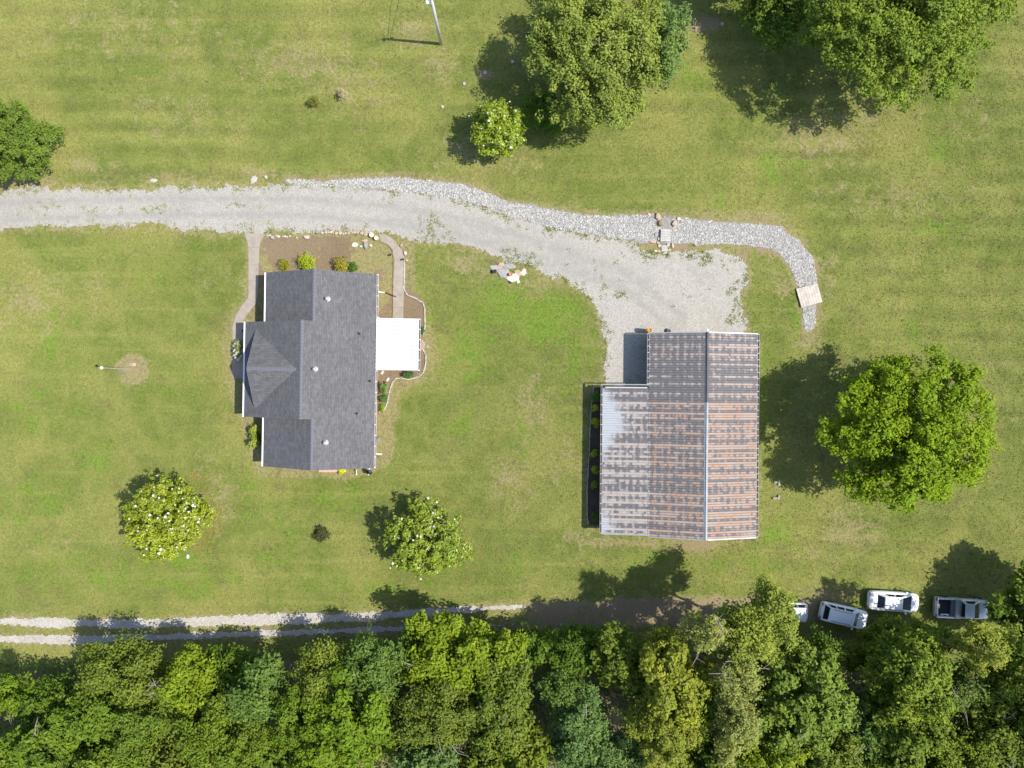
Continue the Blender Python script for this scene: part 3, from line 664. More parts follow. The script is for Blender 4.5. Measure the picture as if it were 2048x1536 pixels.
M['dullwhite'] = simple("weathered_white_gutter", (.48, .49, .50), .5, var=.12)
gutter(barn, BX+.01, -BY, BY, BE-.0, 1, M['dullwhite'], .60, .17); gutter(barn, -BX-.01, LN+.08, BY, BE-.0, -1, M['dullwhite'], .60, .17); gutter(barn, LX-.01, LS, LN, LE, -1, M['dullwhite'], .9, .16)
MB().box(-2.9, 2.9, BY-.199, BY-.15, .05, 2.45).build("door", M['white'], barn)
lm = MB().lathe([(.02,.28),(.05,.25),(.08,.16),(.24,.02),(.25,0),(.23,0),(.05,.14)], 16).build("wall_lamp", M['darkmetal'], barn, (-3.45, BY+.28, 2.25), smooth=True); MB().tube([(0,0,.27),(0,-.16,.36),(0,-.45,.30)], .02, 6).build("bracket", M['darkmetal'], lm)
MB().lathe([(.05,-.12),(.13,-.06),(.15,.02),(.11,.10),(.03,.13)], 14).build("gable_light", M['white'], barn, (.02, BY+.24, BR-.05), smooth=True)
dp = MB(); dp.tube([(-1.35,-BY+.12,2.1),(-1.35,-BY+.08,.15),(-1.35,-BY-.75,.07)], .055, 8); dp.build("downspout", M['white'], barn)
# tall yellow round bin at the front corner
bx, by = P(1300, 662, 1.6)
yb = empty("yellow_bin", (bx, by+.1, 0)); tag(yb, "tall round yellow bin standing at the front corner of the barn", "bin")
MB().lathe([(.20,.12),(.22,.15),(.22,.75),(.235,.78),(.22,.81),(.22,1.48),(.245,1.52),(.235,1.56),(.20,1.56),(.19,1.40)], 18).build("body", M['yellow'], yb, smooth=True)
MB().lathe([(.185,1.39),(.12,1.43),(.05,1.44)], 14).build("lid", M['brownstone'], yb)
for k in range(3):
    a = 2*math.pi*k/3+.4; MB().box(-.025,.025,-.025,.025,0,.14).build("foot", M['black'], yb, (.16*math.cos(a), .16*math.sin(a), 0))

# ------------------------------------------------------------------ trees
def crown_np(seed, rx, ry, rz, ncl, lpc, L, crad, flat=.75, up=.7, lump=.32, low=-.45, aspect=.52, core=.25, lobe=8.0, fill=.30, bough=1.75):
    """leaf quads in clumps spread over and through an uneven crown; returns verts, quads, hue, clump centres"""
    rs = np.random.RandomState(seed); nl = int(np.clip(ncl/lobe, 4, 80))
    ncl = int(ncl*2.0); lpc = max(lpc*.5, 5); crad = crad*.68
    d = rs.normal(size=(ncl*4, 3)); d /= np.linalg.norm(d, axis=1)[:, None]; d = d[d[:, 2] > low][:ncl]
    ncl = len(d); ph = rs.rand(6, 3)*6.3; fr = rs.uniform(1.2, 3.6, (6, 3))
    g = (np.arange(nl)+.5)/nl          # main limbs spread evenly, each ending in a lobe of clumps
    lz = 1-g*(1-low)*.92; la = np.arange(nl)*2.39996+rs.rand()*6.3+rs.normal(0, .35, nl); lq = np.sqrt(np.clip(1-lz*lz, 0, 1))
    ld = np.stack([lq*np.cos(la), lq*np.sin(la), lz], 1)
    bump = sum(np.sin(ld[:, 0]*fr[i,0]+ph[i,0])*np.sin(ld[:, 1]*fr[i,1]+ph[i,1])*np.cos(ld[:, 2]*fr[i,2]+ph[i,2]) for i in range(6))/1.6
    lr = bough/math.sqrt(nl)
    lc = ld*((1-lr*.60)*(1+lump*bump)*rs.uniform(.95-.5*lump, 1.04, nl))[:, None]
    li = rs.randint(0, nl, ncl); inner = rs.rand(ncl) < core
    e0 = d+ld[li]*.55+np.array([0, 0, .35]); e0 /= np.linalg.norm(e0, axis=1)[:, None]
    cc = (lc[li]*np.where(inner, rs.uniform(.4, .8, ncl), 1)[:, None]+e0*(lr*rs.uniform(.35, 1.0, ncl))[:, None])*np.array([rx, ry, rz])
    d = e0; lh = rs.normal(0, .10, nl)
    ni = int(ncl*fill); di = rs.normal(size=(ni, 3)); di /= np.linalg.norm(di, axis=1)[:, None]; di[:, 2] = np.abs(di[:, 2])*.6-.25
    ci = di*(rs.rand(ni)**.5*.80)[:, None]*np.array([rx, ry, rz]); cc = np.concatenate([cc, ci]); d = np.concatenate([d, di]); li = np.concatenate([li, rs.randint(0, nl, ni)]); nout = ncl; ncl = ncl+ni
    cr = crad*rs.uniform(.6, 1.35, ncl); hc = rs.normal(0, .10, ncl)+lh[li]
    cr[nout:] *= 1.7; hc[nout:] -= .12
    k = np.repeat(np.arange(ncl), np.maximum((lpc*rs.uniform(.55, 1.4, ncl)).astype(int), 3)); n = len(k)
    e = rs.normal(size=(n, 3)); e /= np.linalg.norm(e, axis=1)[:, None]
    rr = rs.rand(n)**.45; pos = cc[k]+e*(rr*cr[k])[:, None]*np.array([1, 1, flat])
    # sprays: push some leaves out along the clump's own direction for a ragged outline
    out = d[k]*(rs.rand(n)**4*crad*.9)[:, None]; pos = pos+out
    nrm = e*.55+d[k]*.35+np.array([0, 0, up])+rs.normal(0, .42, (n, 3)); nrm /= np.linalg.norm(nrm, axis=1)[:, None]
    t = np.cross(nrm, rs.normal(size=(n, 3))); t /= np.linalg.norm(t, axis=1)[:, None]; b = np.cross(nrm, t)
    ln = (L*rs.uniform(.6, 1.3, n)*np.where(k >= nout, 1.35, 1.0))[:, None]; w = ln*aspect*rs.uniform(.8, 1.2, n)[:, None]
    fold = nrm*w*.28
    V = np.empty((n, 4, 3)); V[:, 0] = pos-t*ln*.5; V[:, 1] = pos+b*w*.5+fold-t*ln*.05; V[:, 2] = pos+t*ln*.5-nrm*ln*.12; V[:, 3] = pos-b*w*.5+fold-t*ln*.05
    cc = cc[:nout]
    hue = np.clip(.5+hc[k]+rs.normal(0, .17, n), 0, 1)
    return V.reshape(-1, 3), np.arange(n*4).reshape(-1, 4), np.repeat(hue, 4), cc

def limbs(mb, base, top, r0, targets, seed, nmax=14):
    rs = random.Random(seed)
    p0 = Vector(base); p3 = Vector(top); mid = p0.lerp(p3, .5)+Vector((rs.uniform(-.3,.3), rs.uniform(-.3,.3), 0))
    mb.tube([p0-Vector((0,0,.15)), p0+Vector((0,0,.12)), p0.lerp(mid,.6), mid, p3], [r0*1.5, r0*1.12, r0*.92, r0*.75, r0*.35], 9)
    for c in targets[:nmax]:
        f = rs.uniform(.35, .95); s = p0.lerp(mid, f*2) if f < .5 else mid.lerp(p3, f*2-1); c = Vector(c)
        if c.z < s.z-.3: s = p0.lerp(mid, .7)
        m = s.lerp(c, .5)+Vector((rs.uniform(-.25,.25), rs.uniform(-.25,.25), rs.uniform(0,.3))); r = r0*.32*rs.uniform(.7,1.2)
        mb.tube([s, m, c], [r, r*.65, r*.2], 5, False)
    return mb

def tree(name, label, cat, px, py, zc, rpx, rz, tint, seed, ncl=110, lpc=85, L=.30, crad=.85, mat='leaf', squash=(1, 1), r0=.17, group=None, trunk=True, lean=(0, 0), twigs=16, dim=1.0, bare=0, **kw):
    x, y = P(px, py, zc); r = rpx/20*(1-zc/H)
    bx, by = x+lean[0], y+lean[1]
    root = empty(name, (bx, by, 0)); tag(root, label, cat, group)
    V, F, hue, cc = crown_np(seed, r*squash[0]*.92, r*squash[1]*.92, rz, ncl, lpc, L, crad, **kw)
    off = np.array([x-bx, y-by, zc]); V = V+off; cc = cc+off
    V[:, 2] = np.maximum(V[:, 2], .05)
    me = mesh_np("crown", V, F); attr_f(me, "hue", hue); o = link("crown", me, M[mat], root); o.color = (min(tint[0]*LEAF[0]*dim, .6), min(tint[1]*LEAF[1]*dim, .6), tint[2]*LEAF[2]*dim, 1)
    rb = random.Random(seed+5); hi = cc[np.argsort(-cc[:, 2])][:max(len(cc)//3, 3)]
    for _ in range(bare):                                    # dead pale boughs standing clear of the leaves
        a = Vector(hi[rb.randrange(len(hi))]); q = Vector((a.x-off[0], a.y-off[1], 0)).normalized() if (a.x-off[0])**2+(a.y-off[1])**2 > .01 else Vector((1, 0, 0)); q = Vector((q.x+rb.uniform(-.7,.7), q.y+rb.uniform(-.7,.7), rb.uniform(.2,.7))).normalized()
        m_ = MB(); a = a+Vector((0, 0, .25)); b1 = a+q*rb.uniform(.7, 1.1); b2 = b1+(q+Vector((rb.uniform(-.6,.6), rb.uniform(-.6,.6), -.2))).normalized()*rb.uniform(.6, 1.2); m_.tube([a, b1, b2], [.040, .030, .012], 5, False)
        for _k in range(3): w0 = a.lerp(b2, rb.uniform(.3, .8)); m_.tube([w0, w0+Vector((rb.uniform(-.7,.7), rb.uniform(-.7,.7), rb.uniform(0,.5)))], [.018, .008], 4, False)
        m_.build("bare_branch", M['twig'], root)
    if trunk:
        top = off+np.array([0, 0, rz*.45]); mbk = limbs(MB(), (0, 0, 0), tuple(top), r0, [tuple(c) for c in cc[np.argsort(-cc[:, 2])][::max(len(cc)//twigs, 1)]], seed, twigs)
        mbk.build("trunk", M['bark'], root, smooth=True)
    return root, cc

flower_m = MB()
for k in range(7):
    a = 2*math.pi*k/7; c, s_ = math.cos(a), math.sin(a)
    flower_m.add([(0,0,.0),(c*.07-s_*.05,s_*.07+c*.05,.03),(c*.16,s_*.16,.07),(c*.07+s_*.05,s_*.07-c*.05,.03)], [(0,3,2,1)])
flower_me = flower_m.mesh("flower"); flower_me.materials.append(M['petal'])
def flowers(root, pts, zc, rz, sc=.78):
    """white blossoms sitting on the crown surface, given by where they show"""
    bx, by = root.location.x, root.location.y
    cr = [c for c in root.children if c.name.startswith("crown")][0]; co = np.empty(len(cr.data.vertices)*3, dtype=np.float32); cr.data.vertices.foreach_get("co", co); co = co.reshape(-1, 3)
    for px, py in pts:
        z = zc
        for _ in range(3):
            x, y = P(px, py, z); d = np.hypot(co[:, 0]+bx-x, co[:, 1]+by-y); near = co[d < .5]
            z = float(near[:, 2].max())+.07 if len(near) else zc
        if len(near) < 12: continue
        o = link("flower", flower_me, None, root, (x-bx, y-by, z), random.uniform(0, 6), (sc*random.uniform(.6, 1.3),)*3); o.rotation_euler = (random.uniform(-.4,.4), random.uniform(-.4,.4), random.uniform(0,6))

LEAF = (1.80, 1.76, 1.10)
T_OL, T_MID, T_YEL, T_BLU, T_PALE, T_DK, T_BR, T_MAG = (.125,.150,.038), (.082,.132,.022), (.150,.200,.014), (.075,.125,.055), (.185,.195,.085), (.055,.100,.018), (.110,.175,.014), (.125,.170,.018)
# yard trees
tree("shade_tree", "large olive green shade tree north of the gravel drive", "tree", 1192, 112, 5.6, 158, 5.0, (.122,.156,.046), 11, 470, 85, .26, .85, r0=.32, squash=(.96, 1.12), lump=.10, twigs=14, lobe=7, low=-.25)
tree("understory_tree", "bluish green tree pressed against the right side of the olive shade tree", "tree", 1322, 95, 5.0, 60, 4.0, (.080,.125,.050), 12, 90, 80, .26, .8, squash=(.8, 1.5))
tree("oak_tree", "biggest broad crowned tree filling the top right corner", "tree", 1800, 20, 7.2, 200, 5.2, (.098,.140,.028), 13, 600, 82, .28, .85, r0=.36, squash=(1.14, .97), lump=.15, core=.2, twigs=16, lobe=9, low=-.25)
tree("young_tree", "dark green young tree in the shade left of the corner oak", "tree", 1552, 36, 4.0, 72, 2.8, (.075,.118,.024), 14, 110, 70, .26, .75)
tree("edge_tree", "dark green crown cut by the top edge between the two big trees", "tree", 1490, -62, 5.6, 78, 3.4, (.080,.122,.026), 21, 120, 70, .27, .8)
tree("shade_shrub", "dark green shrub under the olive tree beside the small magnolia", "shrub", 1090, 222, 1.0, 50, .9, (.075,.130,.022), 15, 60, 70, .2, .6, trunk=False, squash=(1.15, .8))
mg1, _ = tree("magnolia_tree", "small magnolia with few white blooms north of the drive", "tree", 992, 262, 2.6, 58, 2.5, T_MAG, 16, 95, 75, .27, .6, 'waxy', squash=(.95, 1.1), lump=.3)
flowers(mg1, [(938,232),(1032,221),(976,226),(979,242),(985,285),(968,292),(1022,298),(963,258),(988,300),(1020,204),(1010,233)], 3.5, 2.4)
mg2, _ = tree("magnolia_tree", "magnolia covered in white blooms on the west lawn", "tree", 329, 1036, 3.3, 84, 2.8, (.140,.172,.018), 17, 200, 78, .26, .55, 'waxy', lump=.20, lobe=7, squash=(1.02, 1.0))
flowers(mg2, [(315,951),(324,970),(345,978),(359,977),(283,983),(307,991),(319,996),(272,1012),(259,1038),(316,1036),(331,1034),(337,1026),(339,1042),(361,1021),(374,1006),(386,1011),(374,1016),(373,1034),(378,1023),(369,996),(389,996),(419,1011),(404,1027),(400,1038),(397,1044),(409,1047),(418,1051),(369,1051),(341,1058),(349,1056),(377,1061),(277,1062),(294,1098),(320,1092),(322,1099),(288,1110),(261,1108),(318,1107),(354,1094),(391,1013),(329,1046),(361,1086),(300,1030),(350,1010)], 4.2, 2.7)
mg3, _ = tree("magnolia_tree", "open ragged magnolia with bare twigs showing between the two buildings", "tree", 852, 1078, 2.9, 86, 2.8, (.118,.160,.022), 18, 150, 72, .26, .52, 'waxy', lump=.20, core=.35, twigs=26, lobe=6, squash=(1.0, 1.0))
flowers(mg3, [(857,996),(874,1004),(867,1026),(884,1033),(877,1035),(865,1043),(869,1053),(910,1039),(835,1072),(827,1080),(786,1127),(781,1136),(842,1158),(859,1166),(848,1174)], 4.0, 2.6)
tree("round_tree", "dense dark round tree cut by the left edge of the picture", "tree", 22, 285, 2.9, 100, 3.0, (.078,.118,.028), 19, 260, 85, .22, .55, lump=.05, squash=(1.0, .80), lobe=5)
tree("maple_tree", "big bright green spreading tree east of the barn", "tree", 1812, 862, 6.1, 172, 4.8, (.118,.178,.012), 20, 520, 80, .29, .80, r0=.34, lump=.07, squash=(1.0, .96), twigs=14, lobe=6.5, low=-.2, dim=.90)

# the wood along the south edge: (px, py, centre height, radius px, half height, tint, squash, label)
wood = [
 (33,1385,4.5,42,2.6,T_BR,(1,.9),"small bright green tree at the left end of the wood, beside the lawn"),
 (262,1340,5.0,72,3.4,T_OL,(1.15,.8),"olive tree leaning over the track shadow at the wood's left front"),
 (392,1362,5.2,46,3.6,T_YEL,(.9,1.2),"yellow green tree with pale forked branches near the wood's left front"),
 (525,1372,5.4,50,3.6,T_BLU,(.95,1.2),"bluish green front tree left of the olive one"),
 (205,1412,5.6,58,3.4,T_MID,(1.1,.9),"mid green tree behind the left olive front tree"),
 (118,1462,6.0,72,3.8,T_MID,(1.1,.8),"broad mid green tree second from the lower left corner"),
 (290,1440,6.0,60,3.8,(.09,.135,.03),(1,.9),"greyer green tree below the yellow green forked tree, to its left"),
 (440,1465,6.2,82,4.0,(.098,.140,.020),(1,.85),"wide feathery green tree in the lower left quarter of the wood"),
 (45,1520,6.2,78,3.6,(.105,.165,.02),(1,.7),"light green tree filling the lower left corner"),
 (235,1515,6.2,72,3.6,(.095,.145,.024),(1.1,.8),"leafy green tree touching the bottom edge left of the feathery one"),
 (340,1525,6.0,56,3.4,T_OL,(1.1,.8),"small olive crown on the bottom edge below the feathery tree"),
 (530,1520,5.4,60,3.2,T_DK,(1,.8),"dark green crown on the bottom edge left of the brightest tree"),
 (590,1425,5.6,50,3.4,(.09,.145,.018),(.8,1.2),"narrow green tree between the bluish and olive front trees"),
 (655,1338,5.2,50,3.4,T_OL,(1,1.1),"olive front tree with upright sprays near the track"),
 (752,1340,5.2,56,3.4,T_BLU,(1,1.15),"bluish front tree just left of the yellow green giant"),
 (915,1318,5.0,112,3.4,T_YEL,(1.15,.72),"broad yellow green big leaved tree at the middle of the wood's front"),
 (850,1290,3.6,46,2.6,T_DK,(1,.8),"dark shaded sapling peeking out beside the yellow green giant"),
 (702,1430,6.2,92,4.0,T_BR,(1,1.0),"brightest leaf green tree in the lower middle left of the wood"),
 (655,1515,6.0,80,3.6,(.125,.185,.014),(1,.7),"bright green crown on the bottom edge under the brightest tree"),
 (875,1425,6.0,86,3.4,(.105,.125,.034),(1.1,.75),"dull olive feathery tree with dead twigs behind the yellow green giant"),
 (1010,1365,5.6,58,3.4,(.100,.130,.036),(.9,1.2),"dull olive tree right behind the yellow green giant"),
 (1005,1440,6.0,58,3.4,T_OL,(1,.9),"olive crown in the middle of the wood below the dull olive trees"),
 (860,1510,6.2,62,3.6,(.085,.140,.070),(1,.85),"blue green compound leaved crown on the bottom edge, left of centre"),
 (1020,1520,6.2,86,3.8,(.128,.150,.022),(1.1,.75),"golden olive crown on the bottom edge at centre"),
 (1130,1375,5.6,52,3.2,(.065,.110,.050),(1,.9),"deep blue green tree beside the dark gap in the wood"),
 (1160,1455,6.6,66,3.8,(.082,.140,.068),(.9,1.2),"tall blue green tree in the middle of the wood right of centre"),
 (1225,1515,6.8,72,3.6,(.088,.145,.075),(1.1,.8),"blue green crown on the bottom edge right of centre"),
 (1150,1292,4.0,60,2.6,T_DK,(1.2,.7),"dark shaded tree at the wood's edge below the shaded track"),
 (1235,1312,6.0,52,3.6,(.100,.125,.030),(.9,1.3),"brownish olive tree left of the golden column"),
 (1335,1345,8.4,64,4.4,(.150,.165,.032),(.95,1.3),"upper half of the golden olive column right of centre"),
 (1325,1455,8.4,72,4.2,(.145,.160,.035),(.95,1.0),"lower golden olive crown directly below the golden column"),
 (1505,1243,9.0,76,4.2,(.165,.195,.048),(1.0,.9),"tall pale green tree reaching over the half hidden vehicle"),
 (1400,1258,9.8,46,3.4,T_PALE,(.9,.9),"thin grey green treetop over the shaded track"),
 (1455,1318,9.4,54,3.6,(.17,.182,.085),(.9,1.1),"grey green sparse crown below the thin treetop"),
 (1462,1425,9.0,60,4.0,(.165,.178,.080),(.75,1.6),"grey green upright tree right of the golden column"),
 (1588,1395,8.2,86,4.4,(.100,.138,.038),(1,1.15),"large mid green tree below the pale green tall one"),
 (1520,1500,7.6,68,3.6,T_YEL,(1,.8),"yellow green crown on the bottom edge under the grey green tree"),
 (1630,1322,4.4,46,2.8,T_DK,(.9,1.1),"dark green tree just below the angled vehicle"),
 (1728,1312,3.2,34,1.9,(.095,.125,.03),(1.2,.7),"olive shrubby tree overhanging the nose of the angled vehicle"),
 (1805,1345,8.0,74,4.2,(.115,.150,.026),(1,1.1),"olive green tree below the car parked second from the right"),
 (1765,1284,4.2,42,2.6,(.110,.150,.028),(1,1),"small green tree at the rear of the third vehicle's shade"),
 (1850,1276,3.0,36,1.8,(.10,.14,.03),(1.2,.7),"low olive tree between the last two vehicles"),
 (1943,1281,9.6,42,3.2,(.160,.175,.040),(1,1),"pale yellow green treetop just below the pickup"),
 (1892,1360,7.0,48,3.2,(.085,.130,.058),(1,1),"bluish tree below the pale treetop with bare twigs"),
 (2022,1375,8.6,76,4.4,(.120,.155,.030),(.9,1.2),"tall olive green tree cut by the right edge below the pickup"),
 (1965,1450,7.4,62,3.8,(.110,.140,.034),(1,1),"open olive tree with pale bare branches in the lower right"),
 (1795,1440,7.6,76,4.0,(.105,.140,.026),(1,.9),"olive green tree in the middle of the wood's right quarter"),
 (1700,1440,6.4,52,3.4,(.078,.130,.055),(1,1.1),"blue green tree in a dark gap of the wood's right quarter"),
 (1895,1500,7.8,84,3.8,(.125,.165,.022),(1.1,.8),"light green crown on the bottom edge near the lower right corner"),
 (1765,1518,6.6,70,3.4,(.105,.150,.026),(1.1,.7),"mid green crown on the bottom edge right of the mid green giant"),
 (1640,1505,7.2,64,3.6,(.115,.140,.038),(1,.9),"greyish olive crown on the bottom edge left of the mid green crown"),
 (2030,1510,7.4,64,3.4,(.108,.142,.030),(1,.9),"olive crown filling the lower right corner"),
 (1420,1515,7.0,54,3.2,(.090,.125,.030),(1,.8),"small olive crown on the bottom edge beside the golden crown"),
 (2095,1222,5.0,94,3.0,T_DK,(1,.95),"dark green tree cut by the right edge in front of the pickup"),
 (1560,1320,5.0,48,2.8,T_DK,(1.1,.9),"dark green crown in the shadow of the pale green tree"),
 (1400,1395,6.0,44,3.0,T_BR,(.8,1.3),"bright green sliver of crown between golden and grey green trees"),
 (110,1395,3.6,44,2.2,T_DK,(1.2,.8),"dark shaded tree beside the small bright one at the wood's left end"),
 (470,1335,3.4,52,2.2,T_DK,(1.3,.7),"dark shaded tree behind the track shadow between yellow and bluish trees"),
 (1070,1290,3.2,40,2.0,T_DK,(1.2,.7),"dark low tree right of the yellow green giant, at the track"),
]
for i, (px, py, zc, rp, rz, tint, sq, lab) in enumerate(wood):
    ar = (rp/60)**2*sq[0]*sq[1]; mg = (.088, .138, .022); bl = .42 if tint == T_YEL else .22 if tint == T_PALE or zc > 8.2 or tint[2] > .064 else .48; tint0 = tint; tint = tuple(a*(1-bl)+b*bl for a, b in zip(tint, mg))
    sparse = tint0 == T_PALE or tint0[2] >= .078 and tint0[0] > .15
    n_cl = int(np.clip(135*ar, 40, 290)); tree("woodland_tree", lab, "tree", px, py, zc, rp*1.14, rz, tint, 100+i, n_cl, 52 if sparse else 74, .24 if sparse else (.30+.04*(tint0 == T_YEL))*(.78+.09*(i*7 % 6)), .62 if sparse else .62+.06*(i*5 % 6),
        squash=sq, r0=.13+.03*(zc > 7), group="trees of the wood along the track", lump=.36, core=.22, low=-.3, twigs=8, lobe=8+(i*3 % 7), bough=1.45+.05*(i % 5), fill=.05 if sparse or zc >= 8.9 else .28, dim=.80 if zc < 8 else .90, bare=3 if any(w in lab for w in ('twigs', 'branches', 'thin grey', 'sparse')) else (1 if i % 5 == 0 else 0), lean=(3.0, -2.0) if px > 2060 else (random.uniform(-.5,.5), random.uniform(-.5,.1)-max(zc-3, 0)*.45))
# undergrowth on the wood floor
rs = np.random.RandomState(5); n = 56000
ux = rs.uniform(-54, 54, n); uy = -26.4-rs.rand(n)**.8*15-1.2*fbm(ux, ux*0, .3, 2, 4)
keep = fbm(ux, uy, .35, 3, 77) > .36; ux, uy = ux[keep], uy[keep]; n = len(ux); uz = rs.rand(n)*3.2*fbm(ux, uy, .6, 2, 8)+.05
def scatter_leaves(ux, uy, uz, L, seed, up=.9):
    rs = np.random.RandomState(seed); n = len(ux); pos = np.stack([ux, uy, uz], 1)
    nrm = rs.normal(0, .5, (n, 3))+np.array([0, 0, up]); nrm /= np.linalg.norm(nrm, axis=1)[:, None]
    t = np.cross(nrm, rs.normal(size=(n, 3))); t /= np.linalg.norm(t, axis=1)[:, None]; b = np.cross(nrm, t); ln = L*rs.uniform(.6, 1.4, n)[:, None]; w = ln*.5
    V = np.empty((n, 4, 3)); V[:, 0] = pos-t*ln*.5; V[:, 1] = pos+b*w*.5; V[:, 2] = pos+t*ln*.5+nrm*ln*.1; V[:, 3] = pos-b*w*.5
    V[..., 2] = np.maximum(V[..., 2], .022); return V.reshape(-1, 3), np.arange(n*4).reshape(-1, 4), np.repeat(np.clip(rs.normal(.5, .2, n), 0, 1), 4)
def leaf_stuff(name, label, cat, V, F, hue, tint, mat='leaf'):
    me = mesh_np(name, V, F); attr_f(me, "hue", hue); o = link(name, me, M[mat]); o.color = (*tint, 1); tag(o, label, cat, kind="stuff"); return o
leaf_stuff("undergrowth", "dark leafy undergrowth on the floor of the wood", "undergrowth", *scatter_leaves(ux, uy, uz, .34, 6), (.085, .135, .025))

# ------------------------------------------------------------------ shrubs
def shrub(name, label, px, py, rpx, h, tint, seed, cat="shrub", squash=(1, 1), L=.13, mat='leaf', group=None, dens=1.0, **kw):
    return tree(name, label, cat, px, py, h*.5, rpx*1.05, h*.5, tint, seed, max(int(26*dens), 8), 26, L, rpx/20*.38, mat, squash=squash, trunk=False, group=group, lump=.2, **kw)[0]
shrub("garden_shrub", "small yellow green shrub left of the two in the front bed", 570, 531, 11, .8, (.17,.175,.03), 301)
shrub("garden_shrub", "largest bright lime shrub in the middle of the front bed", 613, 526, 18, 1.2, (.19,.24,.025), 302, dens=1.8)
shrub("garden_shrub", "shrub with reddish and green leaves in the front bed", 685, 530, 15, 1.1, (.17,.16,.035), 303, dens=1.4)
shrub("garden_shrub", "tiny dark green shrub at the right end of the front bed", 707, 534, 9, .7, (.055,.105,.03), 304)
hy = shrub("hydrangea", "white flowering hydrangea beside the shaded porch walk", 481, 700, 15, 1.35, (.12,.15,.06), 305, squash=(.8, 1.6), dens=1.6)
rsx = random.Random(3)
for k in range(26):
    a = rsx.uniform(0, 6.28); q = rsx.random()**.5; o = link("flower", flower_me, None, hy, (q*.55*math.cos(a), q*1.1*math.sin(a), 1.32-.35*q*q), a, (.75,)*3)
shrub("foundation_shrub", "upper of three pale shrubs in the shade south of the porch", 509, 858, 9, 1.5, (.15,.19,.04), 306)
shrub("foundation_shrub", "middle of three pale shrubs in the shade south of the porch", 511, 872, 8, 1.4, (.12,.16,.04), 307)
shrub("foundation_shrub", "lowest of three pale shrubs in the shade south of the porch", 510, 886, 9, 1.6, (.17,.20,.06), 308)
shrub("foundation_shrub", "dark shrub against the house wall behind the three pale shrubs", 521, 880, 9, .8, T_DK, 309)
shrub("garden_shrub", "small dark shrub outside the patio cover gutter near the stepping stone", 841, 661, 8, .7, (.05,.10,.03), 310)
shrub("garden_shrub", "dark low shrub below the patio cover", 816, 747, 10, .7, (.055,.10,.04), 311, squash=(1.3, .7))
shrub("garden_shrub", "light green bushy plant against the east wall in the curved bed", 766, 777, 10, .8, (.09,.15,.06), 312, squash=(.9, 1.2))
shrub("garden_shrub", "smaller dark plant below the bushy one in the curved bed", 767, 797, 8, .5, (.06,.10,.045), 313, squash=(1.1, .8))
shrub("garden_plant", "tiny green plant at the bottom tip of the curved bed", 763, 815, 6, .3, (.11,.17,.02), 314)
for i, (px, py, r_, tn, lab) in enumerate([(1194,793,10,(.07,.12,.03),"dark spreading shrub at the top of the mulch bed by the lean-to"),(1191,816,6,(.20,.22,.02),"first small yellow shrub from the top of the mulch bed"),
  (1191,845,9,(.20,.23,.02),"largest round yellow shrub in the mulch bed by the lean-to"),(1187,906,6.5,(.16,.20,.02),"third yellow shrub down the mulch bed, below the largest"),
  (1190,938,8,(.17,.20,.02),"fourth yellow shrub down the mulch bed, second largest"),(1188,968,6.5,(.13,.18,.02),"lowest yellow shrub in the mulch bed"),(1190,1032,9,(.06,.10,.03),"dark shrub at the bottom end of the mulch bed")]):
    shrub("bed_shrub", lab, px, py, r_, 1.15 if i not in (0, 6) else .7, tn, 320+i, group="shrubs in the mulch bed")
shrub("lawn_bush", "low dark twiggy bush alone on the lawn between the two magnolias", 642, 1067, 15, .6, (.045,.05,.028), 330, L=.16, dens=1.6)
shrub("lawn_bush", "round clipped green bush on the north lawn", 628, 205, 10.5, .9, (.10,.11,.035), 331, L=.10, dens=1.4)
shrub("lawn_bush", "greyish dead bush on the north lawn next to the clipped one", 686, 188, 9.5, 1.1, (.24,.21,.18), 332, L=.10, dens=1.2)
shrub("garden_shrub", "small bright yellow shrub beside the stoop at the south end", 683, 942, 6.5, .6, (.42,.36,.02), 333)

# ------------------------------------------------------------------ vehicles
def loft(sections):
    """sections: (x, half width, z bottom, z shoulder, z top)"""
    m = MB(); n = 0
    prof = lambda w, zb, zs, zt: [(w*.90, zb), (w, zb+(zs-zb)*.35), (w, zb+(zs-zb)*.75), (w*.975, zs), (w*.88, zt-.015), (w*.45, zt+.012), (0, zt+.02)]
    rows = []
    for x, w, zb, zs, zt in sections:
        h = prof(w, zb, zs, zt); pts = [(x, -a, b) for a, b in h] + [(x, a, b) for a, b in h[-2::-1]]; rows.append(pts)
    k = len(rows[0])
    vs = [p for r_ in rows for p in r_]; fs = []
    for i in range(len(rows)-1):
        for j in range(k-1): a = i*k+j; fs.append((a, a+k, a+k+1, a+1))
        fs.append((i*k+k-1, i*k+2*k-1, i*k+k, i*k))
    fs.append(tuple(range(k))); fs.append(tuple((len(rows)-1)*k+j for j in range(k-1, -1, -1)))
    m.add(vs, fs); return m
def shade_auto(o, ang=40):
    me = o.data; me.polygons.foreach_set("use_smooth", np.ones(len(me.polygons), dtype=bool))
    me.set_sharp_from_angle(angle=R(ang))
wheel_t = MB().lathe([(.20,-.11),(.30,-.11),(.335,-.07),(.335,.07),(.30,.11),(.20,.11)], 20); wheel_r = MB().lathe([(.02,-.10),(.20,-.085),(.20,.085),(.06,.10),(.02,.10)], 12)
wt_m = wheel_t.mesh("tyre", True); wr_m = wheel_r.mesh("rim"); wt_m.materials.append(M['tyre']); wr_m.materials.append(M['rim'])
def wheels(root, xs_, y, sc=1.0):
    for x in xs_:
        for s in (-1, 1):
            w = link("wheel", wt_m, None, root, (x, s*y, .335*sc)); w.rotation_euler = (R(90), 0, 0); w.scale = (sc,)*3; link("rim", wr_m, None, w)
